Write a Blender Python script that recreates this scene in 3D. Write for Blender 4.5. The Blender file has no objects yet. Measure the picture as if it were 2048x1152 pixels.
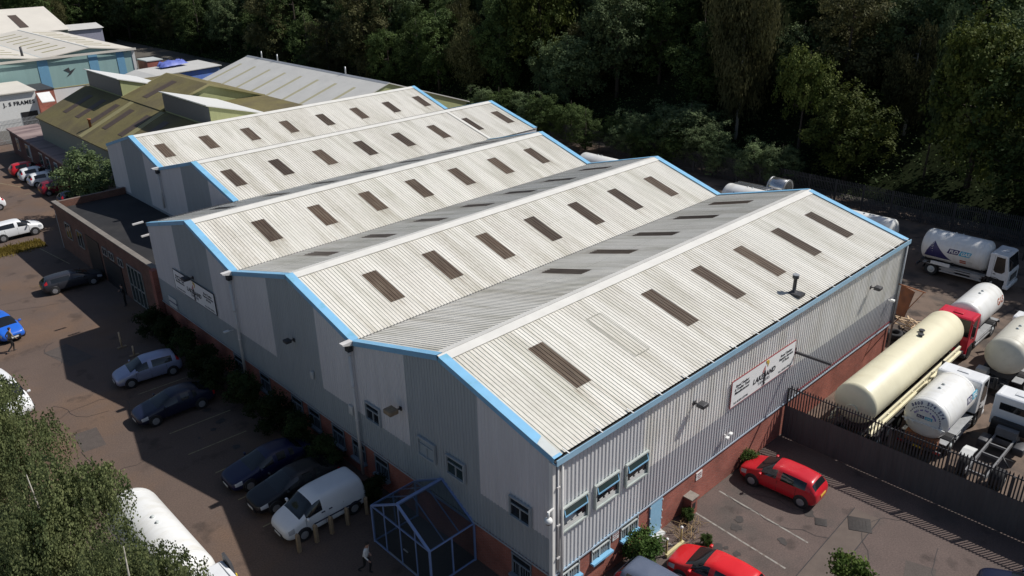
import bpy, bmesh, math, random
from mathutils import Vector, Matrix, noise
random.seed(11)
D = bpy.data
SC = bpy.context.scene
COL = SC.collection
V3 = Vector
R = math.radians

# ------------------------------------------------------------------ helpers
def link(o):
    COL.objects.link(o)
    return o

def tag(o, label=None, cat=None, group=None, kind=None):
    if label: o['label'] = label
    if cat: o['category'] = cat
    if group: o['group'] = group
    if kind: o['kind'] = kind
    return o

def thing(name, label, cat, loc=(0, 0, 0), rz=0.0, group=None):
    o = link(D.objects.new(name, None))
    o.empty_display_size = 0.3
    o.location = loc
    o.rotation_euler = (0, 0, rz)
    return tag(o, label, cat, group)

class MB:
    """collects shapes and links them as one mesh object"""
    def __init__(s):
        s.v = []; s.f = []; s.m = []; s.s = []
    def add(s, vs, fs, mi=0, sm=False):
        b = len(s.v)
        s.v += [tuple(p) for p in vs]
        for q in fs:
            s.f.append([b + i for i in q]); s.m.append(mi); s.s.append(sm)
        return s
    def box(s, a, b, mi=0):
        x0, y0, z0 = a; x1, y1, z1 = b
        vs = [(x0,y0,z0),(x1,y0,z0),(x1,y1,z0),(x0,y1,z0),(x0,y0,z1),(x1,y0,z1),(x1,y1,z1),(x0,y1,z1)]
        return s.add(vs, [(0,3,2,1),(4,5,6,7),(0,1,5,4),(1,2,6,5),(2,3,7,6),(3,0,4,7)], mi)
    def bar(s, p, q, w, h, mi=0, up=(0, 0, 1)):
        """box bar from p to q, w wide, h high"""
        p = V3(p); q = V3(q); d = (q - p).normalized(); u = V3(up)
        if abs(d.dot(u)) > .98: u = V3((1, 0, 0))
        r = d.cross(u).normalized(); u = r.cross(d)
        vs = []
        for c in (p, q):
            for a, b in ((-1,-1),(1,-1),(1,1),(-1,1)):
                vs.append(c + r * (a * w / 2) + u * (b * h / 2))
        return s.add(vs, [(0,1,2,3),(7,6,5,4),(0,4,5,1),(1,5,6,2),(2,6,7,3),(3,7,4,0)], mi)
    def rbox(s, a, b, r=.03, mi=0, seg=2):
        """box with bevelled edges"""
        bm = bmesh.new()
        bmesh.ops.create_cube(bm, size=1)
        for v in bm.verts:
            v.co = V3([(a[i] + b[i]) / 2 + v.co[i] * (b[i] - a[i]) for i in range(3)])
        bmesh.ops.bevel(bm, geom=bm.edges[:], offset=r, segments=seg, affect='EDGES', profile=.5)
        bm.verts.index_update()
        s.add([v.co for v in bm.verts], [[v.index for v in f.verts] for f in bm.faces], mi, True)
        bm.free(); return s
    def tube(s, pts, r, n=8, mi=0, cap=True, sm=True):
        pts = [V3(p) for p in pts]
        rs = r if isinstance(r, (list, tuple)) else [r] * len(pts)
        vs = []
        t0 = (pts[1] - pts[0]).normalized()
        u = t0.cross(V3((0, 0, 1)))
        if u.length < .05: u = V3((1, 0, 0))
        u.normalize()
        for i, p in enumerate(pts):
            t = (pts[min(i+1, len(pts)-1)] - pts[max(i-1, 0)]).normalized()
            u = (u - t * u.dot(t)).normalized(); w = t.cross(u)
            for k in range(n):
                a = 2 * math.pi * k / n
                vs.append(p + (u * math.cos(a) + w * math.sin(a)) * rs[i])
        fs = []
        for i in range(len(pts) - 1):
            for k in range(n):
                fs.append((i*n+k, i*n+(k+1) % n, (i+1)*n+(k+1) % n, (i+1)*n+k))
        s.add(vs, fs, mi, sm)
        if cap:
            s.add(vs[:n], [tuple(range(n))[::-1]], mi); s.add(vs[-n:], [tuple(range(n))], mi)
        return s
    def lathe(s, o, axis, prof, n=24, mi=0, sm=True):
        """profile of (t, r) round an axis from o"""
        o = V3(o); a = V3(axis).normalized()
        u = a.cross(V3((0, 0, 1)))
        if u.length < .05: u = V3((1, 0, 0))
        u.normalize(); w = a.cross(u)
        vs = []; fs = []
        for t, r in prof:
            for k in range(n):
                g = 2 * math.pi * k / n
                vs.append(o + a * t + (u * math.cos(g) + w * math.sin(g)) * r)
        for i in range(len(prof) - 1):
            for k in range(n):
                fs.append((i*n+k, i*n+(k+1) % n, (i+1)*n+(k+1) % n, (i+1)*n+k))
        s.add(vs, fs, mi, sm)
        if prof[0][1] > .001: s.add(vs[:n], [tuple(range(n))[::-1]], mi)
        if prof[-1][1] > .001: s.add(vs[-n:], [tuple(range(n))], mi)
        return s
    def prism(s, poly, axis, a, b, mi=0):
        """2-D polygon pushed along an axis: axis 0 -> (y,z), 1 -> (x,z), 2 -> (x,y)"""
        def P(q, t):
            return [(t, q[0], q[1]), (q[0], t, q[1]), (q[0], q[1], t)][axis]
        n = len(poly)
        vs = [P(q, a) for q in poly] + [P(q, b) for q in poly]
        fs = [tuple(range(n)), tuple(range(2*n-1, n-1, -1))]
        for i in range(n):
            j = (i + 1) % n
            fs.append((i, i + n, j + n, j))
        return s.add(vs, fs, mi)
    def ball(s, c, r, mi=0, n=12, sc=(1, 1, 1)):
        vs = []; fs = []; m = n // 2
        for i in range(m + 1):
            th = math.pi * i / m
            for k in range(n):
                a = 2 * math.pi * k / n
                vs.append((c[0] + r*sc[0]*math.sin(th)*math.cos(a), c[1] + r*sc[1]*math.sin(th)*math.sin(a), c[2] + r*sc[2]*math.cos(th)))
        for i in range(m):
            for k in range(n):
                fs.append((i*n+k, (i+1)*n+k, (i+1)*n+(k+1) % n, i*n+(k+1) % n))
        return s.add(vs, fs, mi, True)
    def build(s, name, mats, parent=None, recalc=True, loc=None):
        me = D.meshes.new(name)
        me.from_pydata(s.v, [], s.f)
        if not isinstance(mats, (list, tuple)): mats = [mats]
        for m in mats: me.materials.append(m)
        me.polygons.foreach_set('material_index', s.m)
        me.polygons.foreach_set('use_smooth', s.s)
        if recalc:
            bm = bmesh.new(); bm.from_mesh(me)
            bmesh.ops.remove_doubles(bm, verts=bm.verts, dist=1e-5)
            bmesh.ops.recalc_face_normals(bm, faces=bm.faces)
            bm.to_mesh(me); bm.free()
        me.update()
        o = link(D.objects.new(name, me))
        if parent: o.parent = parent
        if loc: o.location = loc
        return o

def sheet(mb, O, U, V, N, width, pitch, depth, rows, matfn, prof=((0, 0), (.60, 0), (.70, 1), (.90, 1)), u0=0.0):
    """ribbed cladding: profile runs along U, ribs along V, raised along N; rows(u) gives the v values"""
    O = V3(O); U = V3(U); V = V3(V); N = V3(N)
    us = []
    k = 0
    while True:
        done = False
        for t, d in prof:
            u = u0 + (k + t) * pitch
            if u >= u0 + width: done = True; break
            us.append((u, d * depth))
        if done: break
        k += 1
    us.append((u0 + width, 0))
    nr = len(rows(us[0][0]))
    vs = []
    for u, d in us:
        for v in rows(u): vs.append(O + U*u + V*v + N*d)
    for i in range(len(us) - 1):
        for r in range(nr - 1):
            if rows(us[i][0])[r+1] - rows(us[i][0])[r] < 1e-4 and rows(us[i+1][0])[r+1] - rows(us[i+1][0])[r] < 1e-4: continue
            mi = matfn((us[i][0] + us[i+1][0]) / 2, r)
            if mi is None: continue
            mb.add([vs[i*nr+r], vs[(i+1)*nr+r], vs[(i+1)*nr+r+1], vs[i*nr+r+1]], [(0, 1, 2, 3)], mi)
    return mb

# ------------------------------------------------------------------ materials
def mat(name, col, rough=.6, metal=0.0, var=.12, scale=3.0, stretch=None, col2=None, c2scale=.5, c2pos=(.45, .65), c2stretch=None,
        bump=0.0, bscale=40, spec=.5, coat=0.0, grain=0.0, gscale=60, rnd=0.0, spots=None, stain=None):
    m = D.materials.new(name); m.use_nodes = True
    nt = m.node_tree; nd = nt.nodes; lk = nt.links
    bs = nd['Principled BSDF']
    bs.inputs['Roughness'].default_value = rough
    bs.inputs['Metallic'].default_value = metal
    bs.inputs['Specular IOR Level'].default_value = spec
    bs.inputs['Coat Weight'].default_value = coat
    bs.inputs['Coat Roughness'].default_value = .06
    tc = nd.new('ShaderNodeTexCoord')
    def noi(sc, st=None, det=5, rg=.6):
        n = nd.new('ShaderNodeTexNoise')
        n.inputs['Scale'].default_value = sc; n.inputs['Detail'].default_value = det; n.inputs['Roughness'].default_value = rg
        if st:
            mp = nd.new('ShaderNodeMapping'); mp.inputs['Scale'].default_value = st
            lk.new(tc.outputs['Object'], mp.inputs[0]); lk.new(mp.outputs[0], n.inputs[0])
        else: lk.new(tc.outputs['Object'], n.inputs[0])
        return n.outputs[0]
    def ramp(src, a, b, x, y):
        mr = nd.new('ShaderNodeMapRange')
        for i, v in enumerate((a, b, x, y)): mr.inputs[i+1].default_value = v
        lk.new(src, mr.inputs[0]); return mr.outputs[0]
    def mul(c, f):
        mx = nd.new('ShaderNodeMix'); mx.data_type = 'RGBA'; mx.blend_type = 'MULTIPLY'
        mx.inputs[0].default_value = 1
        lk.new(c, mx.inputs[6])
        cc = nd.new('ShaderNodeCombineColor')
        for i in range(3): lk.new(f, cc.inputs[i])
        lk.new(cc.outputs[0], mx.inputs[7]); return mx.outputs[2]
    rgb = nd.new('ShaderNodeRGB'); rgb.outputs[0].default_value = (*col, 1)
    c = rgb.outputs[0]
    if col2:
        f = ramp(noi(c2scale, c2stretch), c2pos[0], c2pos[1], 0, 1)
        mx = nd.new('ShaderNodeMix'); mx.data_type = 'RGBA'
        lk.new(f, mx.inputs[0]); lk.new(c, mx.inputs[6]); mx.inputs[7].default_value = (*col2, 1)
        c = mx.outputs[2]
    if var: c = mul(c, ramp(noi(scale, stretch), .25, .75, 1 - var, 1 + var))
    if grain: c = mul(c, ramp(noi(gscale, None, 2, .7), .25, .75, 1 - grain, 1 + grain))
    if spots:
        c = mul(c, ramp(noi(spots[0], None, 3, .55), spots[1], spots[2], 1, spots[3]))
    if stain:
        at = nd.new('ShaderNodeAttribute'); at.attribute_name = 'stain'
        f2 = nd.new('ShaderNodeMath'); f2.operation = 'MULTIPLY'; lk.new(at.outputs['Fac'], f2.inputs[0]); lk.new(ramp(noi(3.0, (3, .8, .8)), .3, .62, .25, 1), f2.inputs[1])
        mx = nd.new('ShaderNodeMix'); mx.data_type = 'RGBA'; mx.clamp_factor = True
        lk.new(f2.outputs[0], mx.inputs[0]); lk.new(c, mx.inputs[6]); mx.inputs[7].default_value = (*stain, 1); c = mx.outputs[2]
    if rnd:
        oi = nd.new('ShaderNodeObjectInfo')
        c = mul(c, ramp(oi.outputs['Random'], 0, 1, 1 - rnd, 1 + rnd))
    lk.new(c, bs.inputs['Base Color'])
    if bump:
        b = nd.new('ShaderNodeBump'); b.inputs['Strength'].default_value = bump; b.inputs['Distance'].default_value = .02
        lk.new(noi(bscale, None, 3), b.inputs['Height']); lk.new(b.outputs[0], bs.inputs['Normal'])
    return m

def brick_mat(name, c1, c2, mortar, sc=1.0):
    m = D.materials.new(name); m.use_nodes = True
    nt = m.node_tree; nd = nt.nodes; lk = nt.links; bs = nd['Principled BSDF']
    bs.inputs['Roughness'].default_value = .85
    tc = nd.new('ShaderNodeTexCoord'); sp = nd.new('ShaderNodeSeparateXYZ'); ad = nd.new('ShaderNodeMath')
    cb = nd.new('ShaderNodeCombineXYZ'); br = nd.new('ShaderNodeTexBrick')
    lk.new(tc.outputs['Object'], sp.inputs[0]); lk.new(sp.outputs[0], ad.inputs[0]); lk.new(sp.outputs[1], ad.inputs[1])
    lk.new(ad.outputs[0], cb.inputs[0]); lk.new(sp.outputs[2], cb.inputs[1]); lk.new(cb.outputs[0], br.inputs[0])
    br.inputs['Color1'].default_value = (*c1, 1); br.inputs['Color2'].default_value = (*c2, 1); br.inputs['Mortar'].default_value = (*mortar, 1)
    br.inputs['Scale'].default_value = 1; br.inputs['Brick Width'].default_value = .225*sc; br.inputs['Row Height'].default_value = .075*sc
    br.inputs['Mortar Size'].default_value = .006*sc; br.inputs['Bias'].default_value = -.1
    n = nd.new('ShaderNodeTexNoise'); n.inputs['Scale'].default_value = .8; n.inputs['Detail'].default_value = 6
    lk.new(tc.outputs['Object'], n.inputs[0])
    mr = nd.new('ShaderNodeMapRange')
    for i, v in enumerate((.3, .7, .72, 1.2)): mr.inputs[i+1].default_value = v
    lk.new(n.outputs[0], mr.inputs[0])
    hs = nd.new('ShaderNodeHueSaturation'); lk.new(mr.outputs[0], hs.inputs['Value']); lk.new(br.outputs[0], hs.inputs['Color'])
    lk.new(hs.outputs[0], bs.inputs['Base Color'])
    b = nd.new('ShaderNodeBump'); b.inputs['Strength'].default_value = .4; b.inputs['Distance'].default_value = .01
    iv = nd.new('ShaderNodeMath'); iv.operation = 'SUBTRACT'; iv.inputs[0].default_value = 1
    lk.new(br.outputs['Fac'], iv.inputs[1]); lk.new(iv.outputs[0], b.inputs['Height']); lk.new(b.outputs[0], bs.inputs['Normal'])
    return m

def glass_mat(name, tint, fac):
    m = D.materials.new(name); m.use_nodes = True
    nt = m.node_tree; nd = nt.nodes; lk = nt.links
    bs = nd['Principled BSDF']; bs.inputs['Base Color'].default_value = (*tint, 1); bs.inputs['Roughness'].default_value = .06
    tr = nd.new('ShaderNodeBsdfTransparent'); tr.inputs[0].default_value = (.75, .8, .82, 1)
    mx = nd.new('ShaderNodeMixShader'); mx.inputs[0].default_value = fac
    lk.new(tr.outputs[0], mx.inputs[1]); lk.new(bs.outputs[0], mx.inputs[2])
    lk.new(mx.outputs[0], nd['Material Output'].inputs[0])
    return m

def leaf_mat(name, a, b, tr=.22, ns=.6):
    m = D.materials.new(name); m.use_nodes = True
    nt = m.node_tree; nd = nt.nodes; lk = nt.links
    bs = nd['Principled BSDF']; bs.inputs['Roughness'].default_value = .7; bs.inputs['Specular IOR Level'].default_value = .12
    tc = nd.new('ShaderNodeTexCoord'); n = nd.new('ShaderNodeTexNoise'); n.inputs['Scale'].default_value = ns; n.inputs['Detail'].default_value = 4
    lk.new(tc.outputs['Object'], n.inputs[0])
    mr = nd.new('ShaderNodeMapRange')
    for i, v in enumerate((.35, .65, 0, 1)): mr.inputs[i+1].default_value = v
    lk.new(n.outputs[0], mr.inputs[0])
    mx = nd.new('ShaderNodeMix'); mx.data_type = 'RGBA'
    lk.new(mr.outputs[0], mx.inputs[0]); mx.inputs[6].default_value = (*a, 1); mx.inputs[7].default_value = (*b, 1)
    oi = nd.new('ShaderNodeObjectInfo'); hs = nd.new('ShaderNodeHueSaturation')
    r2 = nd.new('ShaderNodeMapRange')
    for i, v in enumerate((0, 1, .75, 1.3)): r2.inputs[i+1].default_value = v
    lk.new(oi.outputs['Random'], r2.inputs[0]); lk.new(r2.outputs[0], hs.inputs['Value']); lk.new(mx.outputs[2], hs.inputs['Color'])
    lk.new(hs.outputs[0], bs.inputs['Base Color'])
    t = nd.new('ShaderNodeBsdfTranslucent'); lk.new(hs.outputs[0], t.inputs[0])
    ms = nd.new('ShaderNodeMixShader'); ms.inputs[0].default_value = tr
    lk.new(bs.outputs[0], ms.inputs[1]); lk.new(t.outputs[0], ms.inputs[2]); lk.new(ms.outputs[0], nd['Material Output'].inputs[0])
    return m

M = {}
M['roof_white'] = mat('roof_white', (.70, .675, .61), .5, var=.09, scale=1.0, stretch=(5, .25, .25), col2=(.44, .42, .34), c2scale=.55, c2pos=(.46, .80), c2stretch=(2.6, .3, .3), grain=.05, gscale=8, stain=(.25, .20, .13))
M['roof_cap'] = mat('roof_cap', (.66, .645, .60), .5, var=.07, scale=1.5)
M['skylight'] = mat('skylight_grp', (.095, .066, .044), .35, var=.3, scale=1.5, stretch=(6, .6, .6), col2=(.13, .10, .07), c2scale=1.2, c2stretch=(5, .5, .5), rnd=.3)
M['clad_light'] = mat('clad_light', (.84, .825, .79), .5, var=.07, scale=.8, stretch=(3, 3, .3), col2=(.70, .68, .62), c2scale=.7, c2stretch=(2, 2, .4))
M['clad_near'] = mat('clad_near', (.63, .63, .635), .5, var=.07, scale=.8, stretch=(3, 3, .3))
M['gutter_blue'] = mat('gutter_blue', (.28, .46, .60), .45, var=.10, scale=1.2)
M['clad_lilac'] = mat('clad_lilac', (.68, .66, .66), .5, var=.08, scale=.8, stretch=(3, 3, .3))
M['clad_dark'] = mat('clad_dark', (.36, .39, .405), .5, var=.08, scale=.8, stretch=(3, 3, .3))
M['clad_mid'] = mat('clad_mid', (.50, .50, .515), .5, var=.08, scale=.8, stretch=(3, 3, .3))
M['blue'] = mat('blue_trim', (.21, .46, .68), .45, var=.10, scale=1.2, col2=(.16, .40, .52), c2scale=.9, c2pos=(.58, .72))
M['blue_door'] = mat('blue_door', (.27, .50, .68), .5, var=.08, scale=2)
M['trim_grey'] = mat('trim_grey', (.52, .55, .54), .5, var=.08)
M['pipe_white'] = mat('pipe_white', (.62, .60, .58), .45, var=.12, scale=1.5)
M['gutter_dark'] = mat('gutter_dark', (.035, .036, .038), .7, var=.2)
M['brick'] = brick_mat('red_brick', (.36, .105, .07), (.27, .075, .052), (.30, .22, .19))
M['brick_dark'] = brick_mat('brown_brick', (.17, .075, .05), (.12, .055, .04), (.17, .13, .11))
M['glass_dark'] = mat('window_glass', (.018, .022, .026), .08, var=0, spec=.6)
M['glass_teal'] = mat('window_glass_teal', (.03, .05, .05), .08, var=0, spec=.6)
M['glass_porch'] = glass_mat('porch_glass', (.05, .07, .085), .36)
M['sign_white'] = mat('sign_white', (.86, .86, .85), .4, var=.03)
M['white'] = mat('white_paint', (.74, .74, .72), .4, var=.05)
M['white_dull'] = mat('white_dull', (.58, .58, .56), .55, var=.08)
M['black'] = mat('black_plastic', (.018, .018, .02), .5, var=.15)
M['steel'] = mat('dark_steel', (.06, .06, .065), .55, metal=.3, var=.2)
M['galv'] = mat('galvanised', (.42, .43, .44), .45, metal=.5, var=.15)
M['chrome'] = mat('polished_metal', (.62, .62, .62), .2, metal=.9, var=.05)
M['rust'] = mat('rust', (.30, .115, .05), .85, var=.3, scale=4, col2=(.16, .07, .04), c2scale=2)
M['wood'] = mat('weathered_timber', (.26, .19, .12), .8, var=.25, scale=5)
M['wood_pale'] = mat('pale_timber', (.52, .38, .24), .8, var=.2, scale=5)
M['tyre'] = mat('tyre_rubber', (.02, .02, .021), .85, var=.15)
M['rim'] = mat('alloy_rim', (.42, .43, .45), .35, metal=.6, var=.05)
M['cargl'] = mat('car_glass', (.012, .014, .016), .05, var=0, spec=.7)
M['lamp'] = mat('headlamp', (.42, .44, .47), .10, var=.05, spec=.8)
M['tail'] = mat('tail_lamp', (.42, .015, .02), .2, var=.05)
M['plate_y'] = mat('plate_yellow', (.72, .50, .05), .5, var=.05)
M['plate_w'] = mat('plate_white', (.72, .72, .70), .5, var=.05)
M['red_edge'] = mat('sign_red', (.24, .025, .035), .5, var=.05)
M['ink'] = mat('sign_ink', (.02, .02, .025), .6, var=0)
M['ink_grey'] = mat('sign_ink_grey', (.16, .16, .17), .6, var=0)
M['bark'] = mat('bark', (.055, .042, .032), .9, var=.3, scale=4)
M['birch_bark'] = mat('birch_bark', (.40, .37, .32), .7, var=.3, scale=5, stretch=(1, 1, 4), col2=(.10, .09, .08), c2scale=3, c2pos=(.58, .66))
# ------------------------------------------------------------------ the factory
YB = [0, 13.14, 25.44, 37.68, 51.04, 63.1]
YA = [6.556, 18.82, 30.95, 44.08, 56.74]
HE = 7.8; RISE = 1.752; LX = 31.3; SX = 6.31; LX2 = 37.5; PB = 2.13
XS = [0, 0, 0, SX, SX]; XE = [LX, LX, LX, LX2, LX2]
fac = thing('factory', 'large multi-gabled factory with white ribbed roofs, grey cladding and bright blue edging', 'factory', (0, 0, 0))

def roof_z(b, y):
    if y <= YA[b]: return HE + RISE * (y - YB[b]) / (YA[b] - YB[b])
    return HE + RISE * (YB[b+1] - y) / (YB[b+1] - YA[b])

def slope(b, side):
    """origin at the eave, unit vector up the slope, outward normal, length"""
    if side == 'R': e = V3((0, YB[b], HE)); a = V3((0, YA[b], HE + RISE))
    else: e = V3((0, YB[b+1], HE)); a = V3((0, YA[b], HE + RISE))
    d = (a - e); L = d.length; d.normalize()
    n = V3((1, 0, 0)).cross(d)
    if n.z < 0: n = -n
    return e, d, n, L

SK = {(0,'R'): (2.05, 4.9, [3.5, 11.4, 15.5, 19.5, 23.5, 27.5]), (1,'R'): (14.6, 17.12, [3.45 + 4*k for k in range(7)]),
      (2,'R'): (27.04, 29.3, [3.45 + 4*k for k in range(7)]), (3,'R'): (39.55, 42.05, [7.5 + 4*k for k in range(8)]),
      (4,'R'): (52.38, 54.65, [7.5 + 4*k for k in range(8)]),
      (0,'L'): (11.9, 8.95, [11.6, 15.65, 19.7, 23.8, 27.8]), (1,'L'): (23.5, 20.75, [3.55 + 4*k for k in range(7)]),
      (2,'L'): (36.0, 33.1, [3.5 + 4*k for k in range(7)])}
PITCH = .2; RD = .022
for b in range(5):
    for side in 'RL':
        e, d, n, L = slope(b, side)
        mb = MB()
        off = -.055
        # two courses of sheets, the upper lapping over the lower
        mid = L * .54; NR = 9
        sheet(mb, e + d*off + V3((XS[b], 0, 0)) + n*.016, (1, 0, 0), d, n, XE[b] - XS[b], PITCH, RD, lambda u: [(mid - off) * k / NR for k in range(NR + 1)], lambda u, r: 0)
        sheet(mb, e + d*(mid - .12) + V3((XS[b], 0, 0)) + n*.025, (1, 0, 0), d, n, XE[b] - XS[b], PITCH, RD, lambda u: [(L - mid + .12) * k / NR for k in range(NR + 1)], lambda u, r: 0)
        ro = mb.build('roof_slope', M['roof_white'], fac)
        # rust and dirt washed down below the rooflights and laps, some ribs worse than others
        at = ro.data.attributes.new('stain', 'FLOAT', 'POINT'); rr = random.Random(b*7 + (side == 'R')); rib = [rr.random() for k in range(400)]; pan = [rr.random() for k in range(60)]
        low = {}
        if (b, side) in SK:
            y0, y1, xs = SK[(b, side)]; s0 = abs(y0 - e.y) / abs(d.y)
        else: s0 = 0; xs = []
        for v in ro.data.vertices:
            s = (v.co - e).dot(d); x = v.co.x - XS[b]; q = rib[int(x / PITCH) % 400]; t = 0
            for xk in xs:
                if xk - XS[b] - .1 < x < xk - XS[b] + 1.0 and s < s0 + .1: t = max(t, (.15 + .55*q) * math.exp(-(s0 - s) / (.35 + 1.2*q)))
            if q > .72: t = max(t, (q - .6) * .9 * (.4 + .6 * math.exp(-s / 1.5)))
            t = max(t, .30 * pan[int(x / 1.0) % 60] ** 3, .35 * q * math.exp(-max(0, s) / .25))
            at.data[v.index].value = t
        if (b, side) in SK:
            y0, y1, xs = SK[(b, side)]
            s0 = abs(y0 - e.y) / abs(d.y); s1 = abs(y1 - e.y) / abs(d.y)
            for x in xs:
                x = XS[b] + round((x - XS[b]) / PITCH) * PITCH
                ms = MB()
                sheet(ms, e + V3((x, 0, 0)) + d*s0 + n*.040, (1, 0, 0), d, n, .9, PITCH, RD, lambda u: [0, s1 - s0], lambda u, r: 0)
                ms.build('skylight', M['skylight'], fac)
# patched-over opening on the near slope
e, d, n, L = slope(0, 'R')
mb = MB()
o = e + V3((7.45, 0, 0)) + d*2.1 + n*.064
for p, q in (((0, 0), (.95, 0)), ((0, 3.0), (.95, 3.0)), ((0, 0), (0, 3.0)), ((.95, 0), (.95, 3.0))):
    mb.bar(o + V3((p[0], 0, 0)) + d*p[1], o + V3((q[0], 0, 0)) + d*q[1], .03, .008, up=n)
mb.build('roof_patch_edge', mat('sealant', (.36, .35, .30), .8), fac)

for b in range(5):
    mb = MB()
    za = HE + RISE
    for side in 'RL':
        e, d, n, L = slope(b, side)
        w = .46 if side == 'R' else .40
        o = e + d*(L - w) + n*.066
        a = V3((XS[b] - .03, 0, 0)); c = V3((XE[b] + .03, 0, 0))
        p = [o, o + d*w, o + d*w + n*.02, o + n*.02]
        mb.add([q + a for q in p] + [q + c for q in p], [(0,1,2,3),(7,6,5,4),(0,4,5,1),(1,5,6,2),(2,6,7,3),(3,7,4,0)])
    mb.build('ridge_cap', M['roof_cap'], fac)
    # verges front and back
    for xf, sg in ((XS[b], 1), (XE[b], -1)):
        for side in 'RL':
            e, d, n, L = slope(b, side)
            mb = MB()
            o = e + d*(.02 if not (b == 0 and side == 'R') else -.12)
            Ls = L - .40
            w = .37 if side == 'R' else .26
            x0 = xf - sg*.07; x1 = xf + sg*w
            def P(x, s, t): return V3((x, 0, 0)) + o + d*s + n*t
            q = [(x0, .10), (x1, .10), (x1, .075), (x0 + sg*.03, .075), (x0 + sg*.03, -.15), (x0, -.15)]
            vs = [P(x, 0, t) for x, t in q] + [P(x, Ls, t) for x, t in q]
            mb.add(vs, [(0,1,7,6),(1,2,8,7),(2,3,9,8),(3,4,10,9),(4,5,11,10),(5,0,6,11),(0,5,4,3),(0,3,2,1),(6,9,10,11),(6,7,8,9)])
            # apex piece
            vs = [P(x, Ls, t) for x, t in q] + [P(x, L, t) for x, t in q]
            mb.add(vs, [(0,1,7,6),(1,2,8,7),(2,3,9,8),(3,4,10,9),(4,5,11,10),(5,0,6,11)])
            mb.build('verge_flashing', M['blue'], fac)
# grey replacement end of the near verge
e, d, n, L = slope(0, 'R')
mb = MB(); o = e + d*.0 + n*.104
vs = [o + V3((-.06, 0, 0)), o + V3((.37, 0, 0)), o + V3((.37, 0, 0)) + d*1.0, o + V3((-.06, 0, 0)) + d*.8]
mb.add(vs + [v + n*.006 for v in vs], [(0,1,2,3),(7,6,5,4),(0,4,5,1),(1,5,6,2),(2,6,7,3),(3,7,4,0)])
mb.build('verge_patch', M['trim_grey'], fac)
# seam strip where the fourth bay was lengthened
e, d, n, L = slope(3, 'R'); mb = MB()
o = e + n*.07
mb.bar(o + V3((31.5, 0, 0)) + d*.1, o + V3((31.5, 0, 0)) + d*(L - .4), .32, .02, up=n)
mb.build('roof_seam', M['roof_cap'], fac)

# gutters
mb = MB()
prof = [(-.30, 7.86), (-.30, 7.60), (-.05, 7.60), (-.05, 7.66), (-.26, 7.66), (-.26, 7.86)]
mb.prism(prof, 0, -.08, LX + .08)
mb.build('eaves_gutter', M['gutter_blue'], fac)
mb = MB(); mb.box((-.04, -.259, 7.662), (LX + .04, -.05, 7.70)); mb.build('gutter_bed', M['gutter_dark'], fac)
for k in range(17):
    mb = MB(); mb.bar((.6 + 1.9*k, -.30, 7.865), (.6 + 1.9*k, .06, 7.93), .05, .02); mb.build('gutter_strap', M['white'], fac)
for i in (1, 2, 3, 4):
    mb = MB(); x0 = min(XS[i-1], XS[i]) if i != 3 else 0; x1 = max(XE[i-1], XE[i])
    if i == 3: x1 = LX
    mb.box((x0 - .05, YB[i] - .22, HE - .12), (x1 + .05, YB[i] + .26, HE + .03))
    mb.build('valley_gutter', M['gutter_dark'], fac)
# spouts / hoppers and downpipes at the valleys
for y, x, zb in ((13.14, 0, .3), (25.44, 0, .3), (51.04, SX, 4.4)):
    mb = MB(); mb.prism([(x - .62, 7.86), (x - .05, 7.70), (x - .05, 7.95), (x - .62, 7.93)], 1, y - .17, y + .13)
    mb.build('gutter_spout', M['pipe_white'], fac)
    mb = MB(); mb.box((x - .34, y - .15, 7.42), (x - .08, y + .15, 7.70)); mb.build('hopper_head', M['gutter_dark'], fac)
    mb = MB(); mb.tube([(x - .20, y, 7.42), (x - .20, y, zb)], .085, 10)
    for z in (7.3, 5.5, 3.6): mb.tube([(x - .20, y, z), (x - .20, y, z - .09)], .105, 10)
    mb.build('downpipe', M['pipe_white'], fac)
for y, z in ((39.9, 7.3), (38.6, 6.75)):
    mb = MB(); mb.bar((.5, y, z), (-.25, y, z - .03), .14, .1); mb.build('waste_spout', M['pipe_white'], fac)

# cladding, front
BAND = 3.9
def front_sheet(X, b, y0, y1, name='front_cladding'):
    mb = MB()
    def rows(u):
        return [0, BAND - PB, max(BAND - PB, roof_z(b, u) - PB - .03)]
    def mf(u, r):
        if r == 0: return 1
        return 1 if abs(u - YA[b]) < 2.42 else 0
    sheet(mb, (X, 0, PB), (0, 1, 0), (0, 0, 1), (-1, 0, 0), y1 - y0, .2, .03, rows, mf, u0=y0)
    return mb.build(name, [M['clad_lilac'], M['clad_dark']], fac)
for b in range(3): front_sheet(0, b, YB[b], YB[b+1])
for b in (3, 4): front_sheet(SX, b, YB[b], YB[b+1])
# cladding, long side
mb = MB()
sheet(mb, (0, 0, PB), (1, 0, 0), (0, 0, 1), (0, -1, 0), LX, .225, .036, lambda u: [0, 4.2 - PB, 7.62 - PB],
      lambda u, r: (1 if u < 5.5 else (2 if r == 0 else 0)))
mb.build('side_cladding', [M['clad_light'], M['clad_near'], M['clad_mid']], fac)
mb = MB()
mb.box((.02, -.075, PB - .05), (LX, -.049, PB + .03)); mb.box((-.075, 0, PB - .05), (-.045, 37.68, PB + .03), 1)
mb.build('cladding_drip_trim', [mat('drip_trim', (.40, .48, .56), .5, var=.1), M['clad_dark']], fac)
mb = MB(); mb.box((19.2, -.06, PB + .16), (LX, -.043, PB + .22)); mb.build('red_pipe', M['red_edge'], fac)
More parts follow.
